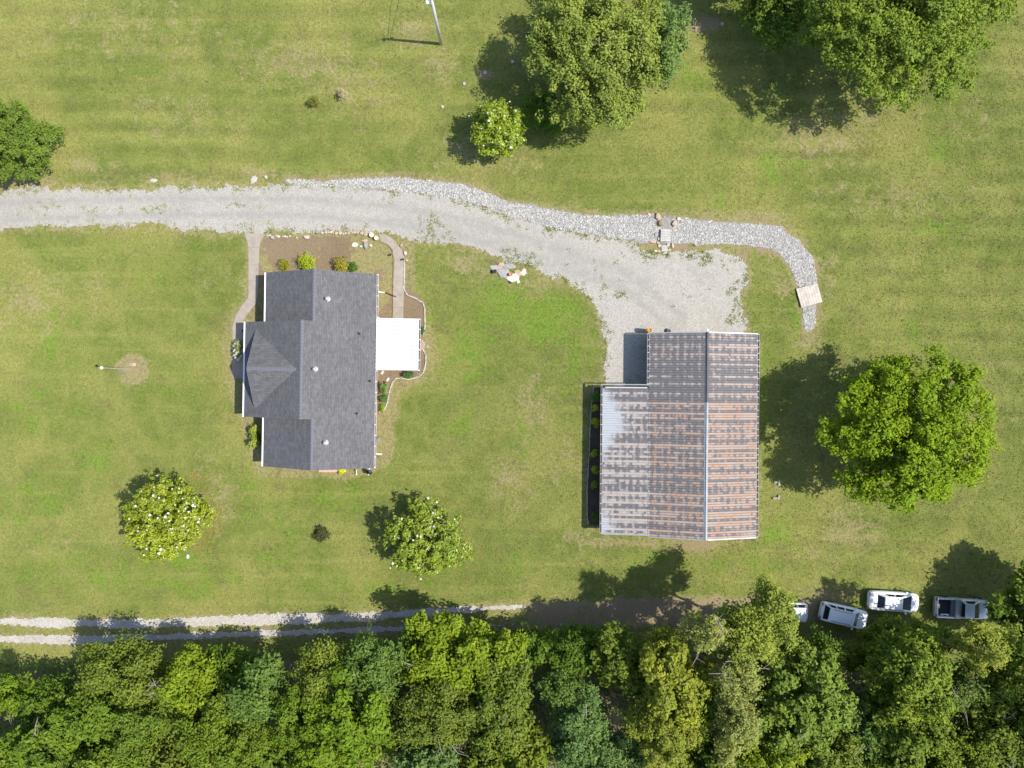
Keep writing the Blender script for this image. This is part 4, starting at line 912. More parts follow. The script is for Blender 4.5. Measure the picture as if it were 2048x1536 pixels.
def quad_in(a, b, c, d, m0, m1, off):
    """inset quad pane on the bilinear patch a b c d, lifted along its normal"""
    a, b, c, d = map(Vector, (a, b, c, d)); nrm = (b-a).cross(d-a).normalized()
    f = lambda u, v: (a.lerp(b, u)).lerp(d.lerp(c, u), v)+nrm*off
    return [f(m0, m1), f(1-m0, m1), f(1-m0, 1-m1), f(m0, 1-m1)]
def cabin(root, paint, lo, hi, splits, roof_name="roof"):
    """lo/hi = (x rear, x front, half width rear, half width front, z); glass panes with pillars between"""
    xr, xf, wr, wf, z0 = lo; Xr, Xf, Wr, Wf, z1 = hi
    A = [(xr,-wr,z0),(xf,-wf,z0),(xf,wf,z0),(xr,wr,z0)]; B = [(Xr,-Wr,z1),(Xf,-Wf,z1),(Xf,Wf,z1),(Xr,Wr,z1)]
    fr = MB().add(A+B, [(0,1,5,4),(1,2,6,5),(2,3,7,6),(3,0,4,7)]).build("cabin_frame", paint, root)
    nx, ny = 7, 7; vs = []; fs = []
    for i in range(nx):
        for j in range(ny):
            u, v = i/(nx-1), j/(ny-1); x = Xr+(Xf-Xr)*u; w = Wr+(Wf-Wr)*u; e = 1-(2*v-1)**2
            xx = x+(.03*e*(1 if u > .5 else -1)*abs(2*u-1)**2); vs.append((xx, w*(2*v-1)*1.0, z1+.045*e*(1-.8*abs(2*u-1)**4)))
    for i in range(nx-1):
        for j in range(ny-1): a = i*ny+j; fs.append((a, a+ny, a+ny+1, a+1))
    rf = MB().add(vs, fs).build(roof_name, paint, root, smooth=True)
    def pane(name, q): MB().add(q, [(0,1,2,3)]).build(name, M['glass'], root)
    pane("windshield", quad_in(A[1],A[2],B[2],B[1], .05, .06, .012)); pane("rear_window", quad_in(A[3],A[0],B[0],B[3], .07, .10, .012))
    for s in (0, 1):
        for u0, u1 in splits:
            if s == 0: a, b, c, d = [Vector(A[0]).lerp(Vector(A[1]),u0), Vector(A[0]).lerp(Vector(A[1]),u1), Vector(B[0]).lerp(Vector(B[1]),u1), Vector(B[0]).lerp(Vector(B[1]),u0)]
            else: a, b, c, d = [Vector(A[3]).lerp(Vector(A[2]),u1), Vector(A[3]).lerp(Vector(A[2]),u0), Vector(B[3]).lerp(Vector(B[2]),u0), Vector(B[3]).lerp(Vector(B[2]),u1)]
            pane("side_window", quad_in(a, b, c, d, .04, .12, .010))
def mirror(root, x, y, z, paint):
    for s in (-1, 1):
        m = MB(); m.box(x-.07, x+.07, min(s*y, s*(y+.20)), max(s*y, s*(y+.20)), z-.07, z+.07); m.build("mirror", paint, root)
def lights(root, xf, yf, zf, xr, yr, zr):
    for s in (-1, 1):
        MB().add([(xf-.32,s*(yf+.03),zf+.035),(xf,s*(yf-.10),zf-.03),(xf-.01,s*(yf-.38),zf),(xf-.22,s*(yf-.28),zf+.05)], [(0,1,2,3) if s < 0 else (3,2,1,0)]).build("headlight", M['lamp'], root)
        MB().box(xr-.012, xr+.03, min(s*(yr-.32), s*yr), max(s*(yr-.32), s*yr), zr-.09, zr+.09).build("taillight", M['redlens'], root)

# sedan
x, y = P(1788, 1203, .7); car = empty("sedan_car", (x, y, 0), R(-4)); tag(car, "white sedan parked between the angled sport utility and the pickup", "car", "vehicles parked beside the wood")
o = loft([(-2.56,.50,.40,.62,.70),(-2.52,.70,.34,.72,.79),(-2.42,.83,.30,.80,.88),(-2.2,.92,.26,.86,.96),(-1.7,.965,.24,.88,1.00),(-1.0,.975,.22,.86,.97),(0,.975,.22,.84,.95),(1.0,.975,.22,.84,.95),(1.55,.96,.24,.82,.93),(1.95,.93,.26,.76,.86),(2.22,.85,.27,.69,.77),(2.40,.72,.29,.62,.69),(2.50,.54,.32,.55,.61),(2.54,.36,.34,.50,.56)]).build("body", M['paint'], car); shade_auto(o)
cabin(car, M['paint'], (-1.85,1.62,.76,.80,.955), (-1.18,.45,.60,.61,1.40), [(.20,.50),(.53,.86)])
wheels(car, (-1.5, 1.55), .86); mirror(car, 1.05, .92, 1.0, M['paint']); lights(car, 2.40, .70, .68, -2.50, .72, .74)
MB().box(-2.57, -2.545, -.28, .28, .44, .56).build("number_plate", M['trim'], car)
# pickup
x, y = P(1926, 1217, .8); pk = empty("pickup_truck", (x, y, 0), R(-3)); tag(pk, "white pickup with an aluminium tool box across its open bed", "pickup", "vehicles parked beside the wood")
o = loft([(-.35,.97,.36,.96,1.08),(.3,.97,.34,.96,1.08),(1.0,.97,.34,.96,1.08),(1.35,.97,.36,.96,1.10),(1.9,.95,.38,.94,1.07),(2.30,.91,.40,.87,1.0),(2.52,.82,.42,.78,.90),(2.64,.70,.44,.70,.80),(2.71,.52,.46,.62,.72)]).build("body", M['paint2'], pk); shade_auto(o)
bed = MB(); bed.box(-2.66,-.37,-.97,-.84,.42,1.06); bed.box(-2.66,-.37,.84,.97,.42,1.06); bed.box(-2.66,-2.58,-.838,.838,.44,1.04); bed.box(-.44,-.372,-.838,.838,.42,1.04)
o = bed.build("bed", M['paint2'], pk); bv = o.modifiers.new("bevel", 'BEVEL'); bv.width = .025; bv.segments = 2
MB().box(-2.578,-.442,-.838,.838,.50,.56).build("bed_floor", M['bedliner'], pk)
MB().box(-2.74,-2.662,-.90,.90,.40,.56).build("rear_bumper", M['trim'], pk)
tb = MB().box(-.90,-.40,-.92,.92,1.065,1.15).build("tool_box", M['alu'], pk); MB().box(-.88,-.46,-.82,.82,.62,1.063).build("box_body", M['alu'], tb); MB().box(-1.16,-.91,-.82,.82,.58,.80).build("tray", M['greystone'], pk)
cabin(pk, M['paint2'], (-.34,1.46,.84,.86,1.08), (-.28,.58,.70,.70,1.66), [(.16,.86)]); wheels(pk, (-1.7, 1.75), .86, 1.12); mirror(pk, 1.05, .96, 1.16, M['paint2']); lights(pk, 2.62, .72, .78, -2.655, .98, .85)
for nm, lab, q in (("white_bucket_lid", "white crumpled sheet lying in the pickup bed by the tailgate", (-2.45,-2.16,-.15,.28,.562,.60)), ("white_board", "pale board leaning along the inner side of the pickup bed", (-2.1,-1.3,-.82,-.66,.562,.72))):
    b = MB().box(0, q[1]-q[0], 0, q[3]-q[2], 0, q[5]-q[4]).build(nm, M['paint'], None); c_, s_ = math.cos(R(-3)), math.sin(R(-3))
    b.location = (x+q[0]*c_-q[2]*s_, y+q[0]*s_+q[2]*c_, q[4]); b.rotation_euler = (0, 0, R(-3)); bv = b.modifiers.new("bevel", 'BEVEL'); bv.width = .015; tag(b, lab, "board" if "board" in nm else "sheet")
# sport utilities
def suv(label, px, py, rot, paint):
    x, y = P(px, py, .8); s = empty("suv_car", (x, y, 0), rot); tag(s, label, "car", "vehicles parked beside the wood")
    o = loft([(-2.38,.62,.44,.78,.88),(-2.34,.78,.38,.88,.97),(-2.24,.88,.32,.95,1.03),(-1.9,.94,.28,.98,1.06),(-1.0,.955,.26,.97,1.06),(.2,.955,.26,.96,1.05),(1.0,.955,.26,.95,1.05),(1.5,.94,.28,.92,1.02),(1.95,.90,.32,.85,.95),(2.18,.82,.34,.78,.87),(2.32,.68,.38,.70,.78),(2.38,.50,.42,.62,.70)]).build("body", paint, s); shade_auto(o)
    cabin(s, paint, (-2.20,1.28,.82,.82,1.06), (-1.86,.62,.66,.66,1.70), [(.05,.28),(.31,.56),(.59,.87)])
    for sd in (-.56, .56): MB().tube([(-1.6,sd,1.79),(.3,sd,1.79)], .02, 6).build("roof_rail", M['darkmetal'], s)
    wheels(s, (-1.4, 1.45), .84, 1.05); mirror(s, .85, .92, 1.14, paint); lights(s, 2.28, .70, .80, -2.36, .82, .92); return s
suv("white sport utility parked at an angle, left of the white sedan", 1688, 1231, R(-13), M['paint'])
suv("pale vehicle almost hidden under the tall pale green tree", 1567, 1223, R(178), M['paint2'])

# ------------------------------------------------------------------ poles and wires
bx, by = P(882, 88); lp = empty("light_pole", (bx, by, 0)); tag(lp, "silver utility pole with a white lamp on the north lawn", "pole")
MB().tube([(0,0,0),(0,0,4),(0,0,8.05)], [.17,.14,.11], 12).build("pole", M['poleg'], lp, smooth=True)
MB().tube([(.15,.02,0),(.125,.02,7.6)], .03, 6).build("conduit", M['pinkblock'], lp)
MB().tube([(0,0,7.75),(-.25,-.02,7.95),(-.42,-.03,7.92)], .03, 6).build("lamp_arm", M['poleg'], lp)
MB().lathe([(.05,.22),(.12,.18),(.17,.06),(.18,0),(.14,-.06),(.04,-.09)], 14).build("lamp_head", M['lamp'], lp, (-.46,-.03,7.78), smooth=True)
MB().lathe([(.10,0),(.12,.02),(.12,.30),(.05,.34)], 10).build("meter_box", M['poleg'], lp, (-.16, .14, 6.9))
wx = [(-.02,.03,7.9),(.5,7,7.7),(1.4,22,7.9),(2.2,45,8.6)]
for k, dx in enumerate((0, .9)):
    w_ = MB().tube([(bx+p[0]+dx*(1 if i else 0), by+p[1], p[2]-.35*k) for i, p in enumerate(wx)], .02, 5).build("power_line", M['black'], None)
    tag(w_, ("left" if k == 0 else "right")+" thin power line running north from the utility pole", "wire", "wires of the utility pole")
bx, by = P(262, 738); fp = empty("ball_pole", (bx, by, 0)); tag(fp, "slim white pole topped by a round ball on the west lawn", "pole")
MB().tube([(0,0,0),(0,0,5.0)], [.03,.016], 8).build("pole", M['poleg'], fp); MB().lathe([(.02,-.16),(.11,-.12),(.16,0),(.11,.12),(.02,.16)], 14).build("ball", M['white'], fp, (0,0,5.1), smooth=True)
ex, ey = P(264.5, 739); er = empty("edging_ring", (ex, ey, 0)); tag(er, "thin round edging ring about the base of the ball topped pole", "edging")
for k in range(16):
    a0_, a1_ = 2*math.pi*k/16+.01, 2*math.pi*(k+1)/16-.01; pts = []
    for rr_, seq in ((1.0, np.linspace(a0_, a1_, 4)), (.95, np.linspace(a1_, a0_, 4))): pts += [(rr_*math.cos(a), rr_*math.sin(a)) for a in seq]
    MB().prism(pts, -.02, .05).build("edging_piece", M['soiledge'], er)
for px, lab in ((262,"left of the two pale pavers inside the edging ring"),(268.5,"right of the two pale pavers inside the edging ring")):
    xx, yy = P(px, 729); tag(MB().box(-.15,.15,-.13,.13,0,.05).build("paver", M['brickpave'] if px > 265 else M['concrete'], None, (xx, yy, 0)), lab, "paver", "pavers inside the edging ring")

# ------------------------------------------------------------------ stones
def rock_mesh(seed, flat=.55):
    rs = random.Random(seed); n = 7; vs = []; ring = [(1.0,0.0),(1.02,.45),(.90,.85),(.66,1.0)]
    k = [rs.uniform(.68,1.15) for _ in range(n)]
    for r_, h in ring:
        for i in range(n):
            a = 2*math.pi*(i+rs.uniform(-.15,.15))/n; q = r_*k[i]*rs.uniform(.93,1.07); vs.append((q*math.cos(a), q*math.sin(a), (h+rs.uniform(-.06,.06))*flat if h else -.06))
    fs = []
    for j in range(len(ring)-1):
        for i in range(n): a = j*n+i; b = j*n+(i+1) % n; fs.append((a, b, b+n, a+n))
    fs.append(tuple(range(n-1,-1,-1))); fs.append(tuple((len(ring)-1)*n+i for i in range(n)))
    me = bpy.data.meshes.new("rock"); me.from_pydata(vs, [], fs); me.update(); return me
RK = {}
for mk in ('tan','limestone','greystone','brownstone'):
    RK[mk] = []
    for s in range(5): me = rock_mesh(s*7+len(mk)); me.materials.append(M[mk]); RK[mk].append(me)
def rock(label, px, py, wpx, hpx, mk, z=.35, rz=None, group=None, name="rock", cat="rock", base=0.0):
    x, y = P(px, py); o = link(name, random.choice(RK[mk]), None, None, (x, y, base), random.uniform(-.3, .3) if rz is None else rz, (wpx/40, hpx/40, z)); tag(o, label, cat, group); return o
# border stones along the front bed
ed = empty("stone_border", (*P(690, 467), 0)); tag(ed, "row of small pale border stones between the drive and the front bed", "stone border")
lx0, ly0 = ed.location.x, ed.location.y
for px, py, w_, mk in [(629,464,7,'tan'),(645,466,7,'limestone'),(652,466,7,'limestone'),(657,465,5,'tan'),(662,465,7,'limestone'),(667,467,5,'tan'),(673,467,7,'tan'),(681,467,8,'tan'),(687,468,6,'tan'),(692,467,6,'limestone'),(698,467,7,'tan'),(705,465,6,'tan'),(710,465,6,'limestone'),(715,466,8,'tan'),(724,467,8,'tan'),(732,470,9,'tan')]:
    x, y = P(px, py); link("stone", random.choice(RK[mk]), None, ed, (x-lx0, y-ly0, 0), random.uniform(0, 6), (w_/38, w_/38, .3))
ed2 = empty("stone_border", (*P(565, 473), 0)); tag(ed2, "short broken row of small stones beside the front walk flare", "stone border"); lx0, ly0 = ed2.location.x, ed2.location.y
for px, py, w_ in [(535,471,6),(540,471,5),(553,472,5),(558,473,6),(566,473,4),(570,473,6),(575,474,4),(580,472,4),(594,476,4)]:
    x, y = P(px, py); link("stone", random.choice(RK['limestone']), None, ed2, (x-lx0, y-ly0, 0), random.uniform(0, 6), (w_/38, w_/42, .2))
rock("grey rounded rock at the left of the broken stone row", 546, 475.5, 9, 9, 'greystone', .5)
rock("grey rounded rock at the left end of the pale border stones", 635, 464.5, 9, 10, 'greystone', .55)
rock("large flat pale rock alone in the front bed", 613.5, 474.5, 14, 11, 'limestone', .4)
rock("large flat grey rock left of the white slab in the front bed", 709, 490.5, 15, 11, 'limestone', .4)
rock("white slab shaped rock beside the planter pots", 732, 491, 11, 18, 'greystone', .45, .1).color = (1, 1, 1, 1)
rock("small pale rock between the flat grey rock and the white slab", 722, 493, 8, 6, 'limestone', .25); rock("small pale rock right of the white slab", 742, 491, 7, 6, 'limestone', .25)
rock("low brown pale rock above the white slab", 730, 482, 13, 8, 'tan', .2)
rock("pale rock at the outer bend of the side walk", 803, 491, 7, 8, 'tan', .3); rock("squarish pale rock beside the side walk below the bend", 811, 506.5, 8, 10, 'limestone', .35); rock("small tan rock at the top of the side walk edging", 813.5, 521, 7, 5, 'tan', .3)
rock("large white rock on the grass north of the drive", 508, 360, 15, 21, 'limestone', .3, -.5); rock("smaller white rock right of the large one north of the drive", 532, 354.5, 7, 11, 'limestone', .3)
rock("thin pale rock lying by the drive's north margin", 308, 361, 18, 9, 'limestone', .12); rock("pinkish rock on the lawn right of the blooming magnolia", 376, 1113, 7, 10, 'limestone', .3)
for i, (px, py, lab) in enumerate([(970,146,"small pale stone in the shade left of the olive tree, upper one"),(1025,124,"small pale stone in the shade near the olive tree trunk"),(928,168,"pale stone at the left tip of the olive tree's shade"),(1444,48,"small pale stone on the bare shaded soil between the two big trees"),(885,214,"small white stone on the lawn above the small magnolia")]): rock(lab, px, py, 7, 8, 'limestone', .25)
# bridge over the dry creek
def plank_deck(name, label, cat, corners, n, along, z, mat, thick=.045, legs=True):
    c = [Vector((*P(*q, z), 0)) for q in corners]; ctr = sum(c, Vector())/4; root = empty(name, (ctr.x, ctr.y, 0)); tag(root, label, cat); c = [v-ctr for v in c]
    for k in range(n):
        u0, u1 = (k+.03)/n, (k+.97)/n
        q = [c[0].lerp(c[1],u0), c[0].lerp(c[1],u1), c[3].lerp(c[2],u1), c[3].lerp(c[2],u0)] if along else [c[0].lerp(c[3],u0), c[1].lerp(c[2],u0), c[1].lerp(c[2],u1), c[0].lerp(c[3],u1)]
        q = [(v.x, v.y) for v in q]
        if sum(q[i][0]*q[(i+1)%4][1]-q[(i+1)%4][0]*q[i][1] for i in range(4)) < 0: q = q[::-1]
        o = MB().prism(q, z-thick, z+random.uniform(-.006,.006)).build("plank", mat, root)
    for s in (.12, .88):
        a, b = (c[0].lerp(c[3], s), c[1].lerp(c[2], s)) if along else (c[0].lerp(c[1], s), c[3].lerp(c[2], s))
        MB().tube([(a.x*.97, a.y*.97, z-thick-.06), (b.x*.97, b.y*.97, z-thick-.06)], .05, 4).build("bearer", mat, root)
    return root
plank_deck("plank_bridge", "narrow grey plank footbridge across the dry creek", "bridge", [(1322,458),(1341,459),(1340,483),(1321,483)], 5, False, .34, M['wood2'])
plank_deck("plank_platform", "square weathered plank platform at the east end of the dry creek", "platform", [(1592.5,577.5),(1635,566.7),(1645,603.7),(1603,615.5)], 8, True, .22, M['wood'])
plank_deck("slat_step", "small slatted step below the plank footbridge", "step", [(1323,491),(1335,490),(1336,503),(1323,503)], 6, True, .12, M['wood2'])
xx, yy = P(1333, 446); tag(MB().prism([(-.55,-.6),(.5,-.6),(.6,.1),(.35,.62),(-.3,.6),(-.6,.2)], -.02, .06).build("threshold_slab", M['bedgravel'], None, (xx, yy, 0)), "flat grey gravel slab at the upper end of the footbridge", "slab")
for px, py, w_, h_, mk, z_, lab in [(1298,429,8,6,'limestone',.3,"pale rock left end of the bridge head group"),(1305,429,7,5,'tan',.25,"small tan rock second from left at the bridge head"),(1315,434,11,14,'tan',.6,"big cream rock at the upper left of the footbridge"),(1320,447,12,13,'brownstone',.7,"big brown rock next to the upper left corner of the footbridge"),
  (1348,448,11,12,'tan',.6,"pinkish rock at the upper right corner of the footbridge"),(1357,438,9,8,'limestone',.4,"pale rock above the pinkish one right of the footbridge"),(1363,443,8,6,'tan',.3,"flat tan rock right of the pinkish one"),(1371,437,9,5,'limestone',.3,"oblong pale rock at the right end of the bridge head"),
  (1310.5,471,4,10,'tan',.3,"narrow upright tan stone left of the footbridge"),(1317,478,6,9,'limestone',.35,"white stone touching the lower left of the footbridge"),(1305,484,16,6,'tan',.3,"long tan stone lower left of the footbridge"),(1316,486,8,6,'tan',.3,"tan stone at the footbridge's lower left corner"),
  (1319,492,8,9,'tan',.2,"cream stone left of the slatted step"),(1336,490,8,8,'limestone',.3,"pale stone right of the slatted step's top"),(1345,492,6,10,'tan',.3,"oblong tan stone right of the slatted step"),(1311,502,9,6,'limestone',.2,"pale block at the lower left of the slatted step"),(1318,503,7,6,'tan',.2,"cream stone under the slatted step's left corner"),(1330,506,10,4,'limestone',.2,"flat pale stone under the slatted step"),
  (1338,500,7,6,'tan',.25,"tan stone at the lower right of the slatted step"),(1392,491,11,5,'tan',.3,"pinkish block lying right of the footbridge on the creek edge"),(1598,564,6,9,'tan',.25,"tan stone above the left corner of the plank platform"),(1610,569,8,6,'brownstone',.2,"brown stone at the top edge of the plank platform")]:
    rock(lab, px, py, w_, h_, mk, z_)
# flat stone heap with pots beside the drive
for px, py, w_, h_, mk, z_, lab in [(993,537,24,15,'greystone',.22,"broad grey flagstone under the black pot at the drive's bend"),(1006,545,24,20,'greystone',.30,"middle grey flagstone of the heap at the drive's bend"),(1024,555,24,17,'limestone',.26,"pale flagstone under the terracotta pot at the drive's bend"),(1016,533,22,10,'greystone',.28,"dark edged flagstone at the top of the heap at the drive's bend"),(1002,530,12,8,'tan',.32,"tan rubble stone on top of the flagstone heap"),(1036,547,14,14,'tan',.2,"tan rubble at the right side of the flagstone heap"),(1036,564,6,6,'limestone',.2,"small pale stone below the flagstone heap"),(1046,545,9,12,'limestone',.15,"low pale rubble at the right tip of the flagstone heap")]:
    rock(lab, px, py, w_*1.35, h_*1.3, mk, z_, name="flagstone" if 'flagstone' in lab else "rock")
def pot(name, label, px, py, r_, h_, mat, z=0.0, fill='potsoil'):
    x, y = P(px, py, z+h_); root = empty(name, (x, y, z)); tag(root, label, "pot")
    MB().lathe([(r_*.72,0),(r_*.92,h_*.8),(r_,h_*.82),(r_,h_),(r_*.80,h_),(r_*.78,h_*.8)], 16).build("body", mat, root, smooth=False); MB().lathe([(r_*.785,h_*.78),(.02,h_*.80)], 14).build("soil", M[fill], root); return root
pot("planter_pot", "left of two cream rimmed planter pots at the end of the stone border", 743, 469.5, .24, .42, M['paleterra']); pot("planter_pot", "right of two cream rimmed planter pots next to the side walk", 752.5, 475.5, .22, .40, M['paleterra'])
pot("black_pot", "black pot on the grey flagstones at the drive's bend", 989.5, 542.5, .20, .30, M['black'], .16); pot("terracotta_pot", "terracotta pot on the flagstone heap", 1021.5, 548.5, .17, .35, M['terracotta'], .2, 'terracotta'); pot("black_bowl", "small black bowl below the flagstone heap", 1020.5, 564, .15, .12, M['black'])
# cinder blocks
for px, py, w_, d_, rz, lab in [(1552,964,.42,.2,0,"long grey block in the tree's shade east of the barn"),(1557.5,967,.2,.36,0,"short grey block touching the long one in the tree's shade"),(1549,996,.40,.22,.03,"left pale block of the sunny pair east of the barn"),(1556.5,994.5,.22,.45,-.35,"right tilted pale block of the sunny pair east of the barn")]:
    xx, yy = P(px, py); b = MB(); b.box(-w_/2,w_/2,-d_/2,d_/2,0,.19); o = b.build("concrete_block", M['concrete'] if py > 980 else M['greystone'], None, (xx, yy, .0), rz); bv = o.modifiers.new("bevel", 'BEVEL'); bv.width = .012; tag(o, lab, "block")
# garden edging made of little stones
def edging(name, label, pts_px, mat_keys, step=.30, w=.12, h=.12, parent=None):
    pts = PP(pts_px); root = empty(name, (*pts[0], 0)); tag(root, label, "edging"); b = MB().box(-step*.46, step*.46, -w/2, w/2, -.03, h); me = b.mesh("edging_stone"); me.materials.append(M[mat_keys])
    d_tot = 0; carry = 0
    for (ax, ay), (bx, by) in zip(pts[:-1], pts[1:]):
        L_ = math.hypot(bx-ax, by-ay); d = carry
        while d < L_:
            t_ = d/L_; o = link("edging_stone", me, None, root, (ax+(bx-ax)*t_-pts[0][0]+random.uniform(-.015,.015), ay+(by-ay)*t_-pts[0][1]+random.uniform(-.015,.015), random.uniform(-.02,.015)), math.atan2(by-ay, bx-ax)+random.uniform(-.12,.12)); d += step
        carry = d-L_
    return root
edging("garden_edging", "pale stone edging curving round the north part of the side bed", [(809,523),(809,560),(808,578),(815,590),(832,597),(846,606),(850,618),(850,655),(846,672)], 'limestone', .26, .10)
edging("garden_edging", "pale stone edging winding round the south part of the side bed", [(847,701),(852,710),(852,728),(847,745),(838,753),(827,757),(816,759),(803,756),(793,757),(785,765),(779,785),(775,805),(770,818),(763,823),(757,823)], 'limestone', .26, .10)
edging("bed_edging", "thin pale edging along the mulch bed of the lean-to", [(1201,773),(1187,774),(1183,810),(1180,850),(1179,890),(1176,940),(1174,985),(1174,1030),(1177,1050)], 'limestone', .28, .07, .10)
edging("walk_edging", "dark metal edging on the inner curve of the side walk", [(761,484),(775,490),(784,500),(787,515),(787,560),(785,635)], 'brownstone', .34, .04, .10)
# brick ring and stepping stone at the patio
bx, by = P(839, 690); br_ = empty("brick_ring", (bx, by, 0)); tag(br_, "round pink brick pad half hidden under the patio gutter", "paving")
MB().lathe([(.36,-.02),(.36,.05),(.02,.052)], 20).build("pad", M['concrete'], br_)
for k in range(14): MB().box(.38,.58,-.075,.075,-.02,.06).build("brick", M['brickpave'], br_, (0,0,0), 2*math.pi*k/14)
xx, yy = P(855, 693.5); tag(MB().lathe([(.17,-.02),(.18,.03),(.15,.05),(.02,.05)], 14).build("stepping_stone", M['concrete'], None, (xx, yy, 0)), "round pale stepping stone outside the side bed", "stepping stone")
for px, py, lab in ((765,745,"upper pale block lying in the bed by the patio cover"),(776,759,"lower pale block lying in the bed by the patio cover")):
    xx, yy = P(px, py); tag(MB().box(-.12,.12,-.2,.2,0,.12).build("paving_block", M['limestone'], None, (xx, yy, 0), -.6), lab, "block")
# path lights
for px, py, lab in ((782,511,"dark path light left of the side walk"),(807,520,"dark path light right of the side walk"),(488,662,"dark path light on the shaded porch walk")):
    xx, yy = P(px, py); q = empty("path_light", (xx, yy, 0)); tag(q, lab, "lamp"); MB().tube([(0,0,0),(0,0,.4)], .015, 6).build("stake", M['black'], q); MB().lathe([(.10,.38),(.11,.40),(.03,.47)], 10).build("shade", M['black'], q)
# satellite dish and standpipe at the south end
bx, by = P(739.5, 944, .6); sd = empty("satellite_dish", (bx, by+.1, 0)); tag(sd, "blue grey satellite dish on a white post at the south end of the house", "dish")
MB().tube([(0,.25,0),(0,.25,.9),(0,.12,1.0)], .05, 8).build("post", M['white'], sd)
dish = MB(); dish.lathe([(.02,-.08),(.15,-.06),(.28,0),(.37,.06)], 20); o = dish.build("reflector", M['navy'], sd, (0, -.05, .85), smooth=True); o.rotation_euler = (R(32), R(-14), 0); o.scale = (.95, .85, 1)
MB().tube([(0,-.25,.75),(-.05,-.32,1.0)], .02, 6).build("feed_arm", M['white'], sd); MB().lathe([(.04,0),(.05,.08),(.02,.1)], 8).build("feed", M['white'], sd, (-.05,-.32,1.0))
bx, by = P(713, 948); sp_ = empty("standpipe", (bx, by, 0)); tag(sp_, "thin white pipe standing beside the south end of the house", "pipe"); MB().tube([(.12,.45,.5),(.06,.25,.3),(0,0,.12)], .045, 8).build("pipe", M['white'], sp_); MB().lathe([(.02,-.09),(.08,-.04),(.09,.02),(.03,.1)], 10).build("fitting", M['white'], sp_, (0,0,.1))
bx, by = P(755, 880, .5); mt = empty("hose_reel", (bx+.12, by, 0)); tag(mt, "grey hose reel against the lower east wall of the house", "hose reel"); MB().box(-.15,.15,-.25,.25,0,.5).build("box", M['trim'], mt); MB().lathe([(.2,-.05),(.2,.05),(.08,.06)], 12).build("reel", M['greystone'], mt, (0,0,.58))

# ------------------------------------------------------------------ small scattered stuff: creek stones, weeds, grass, fallen leaves
rs = np.random.RandomState(9)
def inside_pts(poly, n, seed, margin=0.0):
    rs = np.random.RandomState(seed); a = np.array(poly); x = rs.uniform(a[:,0].min(), a[:,0].max(), n); y = rs.uniform(a[:,1].min(), a[:,1].max(), n)
    d = sdf(poly, x, y)+(fbm(x, y, .8, 3, 21)-.5)*.5; m = d < -margin; return x[m], y[m]
x1_, y1_ = inside_pts(creek, 76000, 1); x2_, y2_ = inside_pts(creek2, 420, 2); sx_ = np.concatenate([x1_, x2_]); sy_ = np.concatenate([y1_, y2_])
bxm, bym = P(1333, 446); ok = ~((np.abs(sx_-bxm) < .55) & (np.abs(sy_-bym) < .6)); sx_, sy_ = sx_[ok], sy_[ok]; n = len(sx_)
oct_v = np.array([(1,0,0),(.31,.95,0),(-.81,.59,0),(-.81,-.59,0),(.31,-.95,0),(.3,.2,.8),(-.5,.1,.75),(.1,-.45,.78)]); oct_f = np.array([(0,1,5),(1,2,6),(1,6,5),(2,3,6),(3,4,7),(3,7,6),(4,0,7),(0,5,7),(5,6,7)])
sc = rs.uniform(.045, .105, n); an = rs.rand(n)*6.28; st_ = rs.uniform(.65, 1.35, n)
jit_ = 1+rs.normal(0, .16, (n, 8, 3)); V = oct_v[None]*jit_*np.stack([sc*st_, sc/st_, sc*.9], 1)[:, None]
c_, s_ = np.cos(an)[:, None], np.sin(an)[:, None]; V = np.stack([V[..., 0]*c_-V[..., 1]*s_+sx_[:, None], V[..., 0]*s_+V[..., 1]*c_+sy_[:, None], V[..., 2]+.018], -1)
F = (oct_f[None]+8*np.arange(n)[:, None, None]).reshape(-1, 3)
me = mesh_np("creek_stones", V.reshape(-1, 3), F); attr_f(me, "hue", np.repeat(rs.rand(n), 8))
t = NT("creek_stone"); h_ = t.attr("hue").outputs["Fac"]; c1 = t.mix(t.sm(h_, .0, .55), (.205, .200, .190), (.33, .320, .300)); c1 = t.mix(t.sm(h_, .72, 1.0), c1, (.50, .485, .455)); cm = t.done(t.bsdf(c1, .85, 0, .2))
tag(link("creek_stones", me, cm), "loose grey and white stones filling the dry creek", "stones", kind="stuff")

def tufts(x, y, n_bl, h, w, seed, spread=.09):
    """little grass tufts: a few narrow triangles each"""
    rs = np.random.RandomState(seed); m = len(x)*n_bl; X = np.repeat(x, n_bl)+rs.normal(0, spread, m); Y = np.repeat(y, n_bl)+rs.normal(0, spread, m)
    a = rs.rand(m)*6.28; hh = h*rs.uniform(.5, 1.3, m); ww = w*rs.uniform(.6, 1.3, m); le = hh*rs.uniform(.3, 1.1, m); dx, dy = np.cos(a), np.sin(a)
    V = np.empty((m, 3, 3)); V[:, 0] = np.stack([X-dy*ww/2, Y+dx*ww/2, np.full(m, .0)], 1); V[:, 1] = np.stack([X+dy*ww/2, Y-dx*ww/2, np.full(m, .0)], 1); V[:, 2] = np.stack([X+dx*le, Y+dy*le, hh], 1)
    return V.reshape(-1, 3), np.arange(m*3).reshape(-1, 3), X, Y
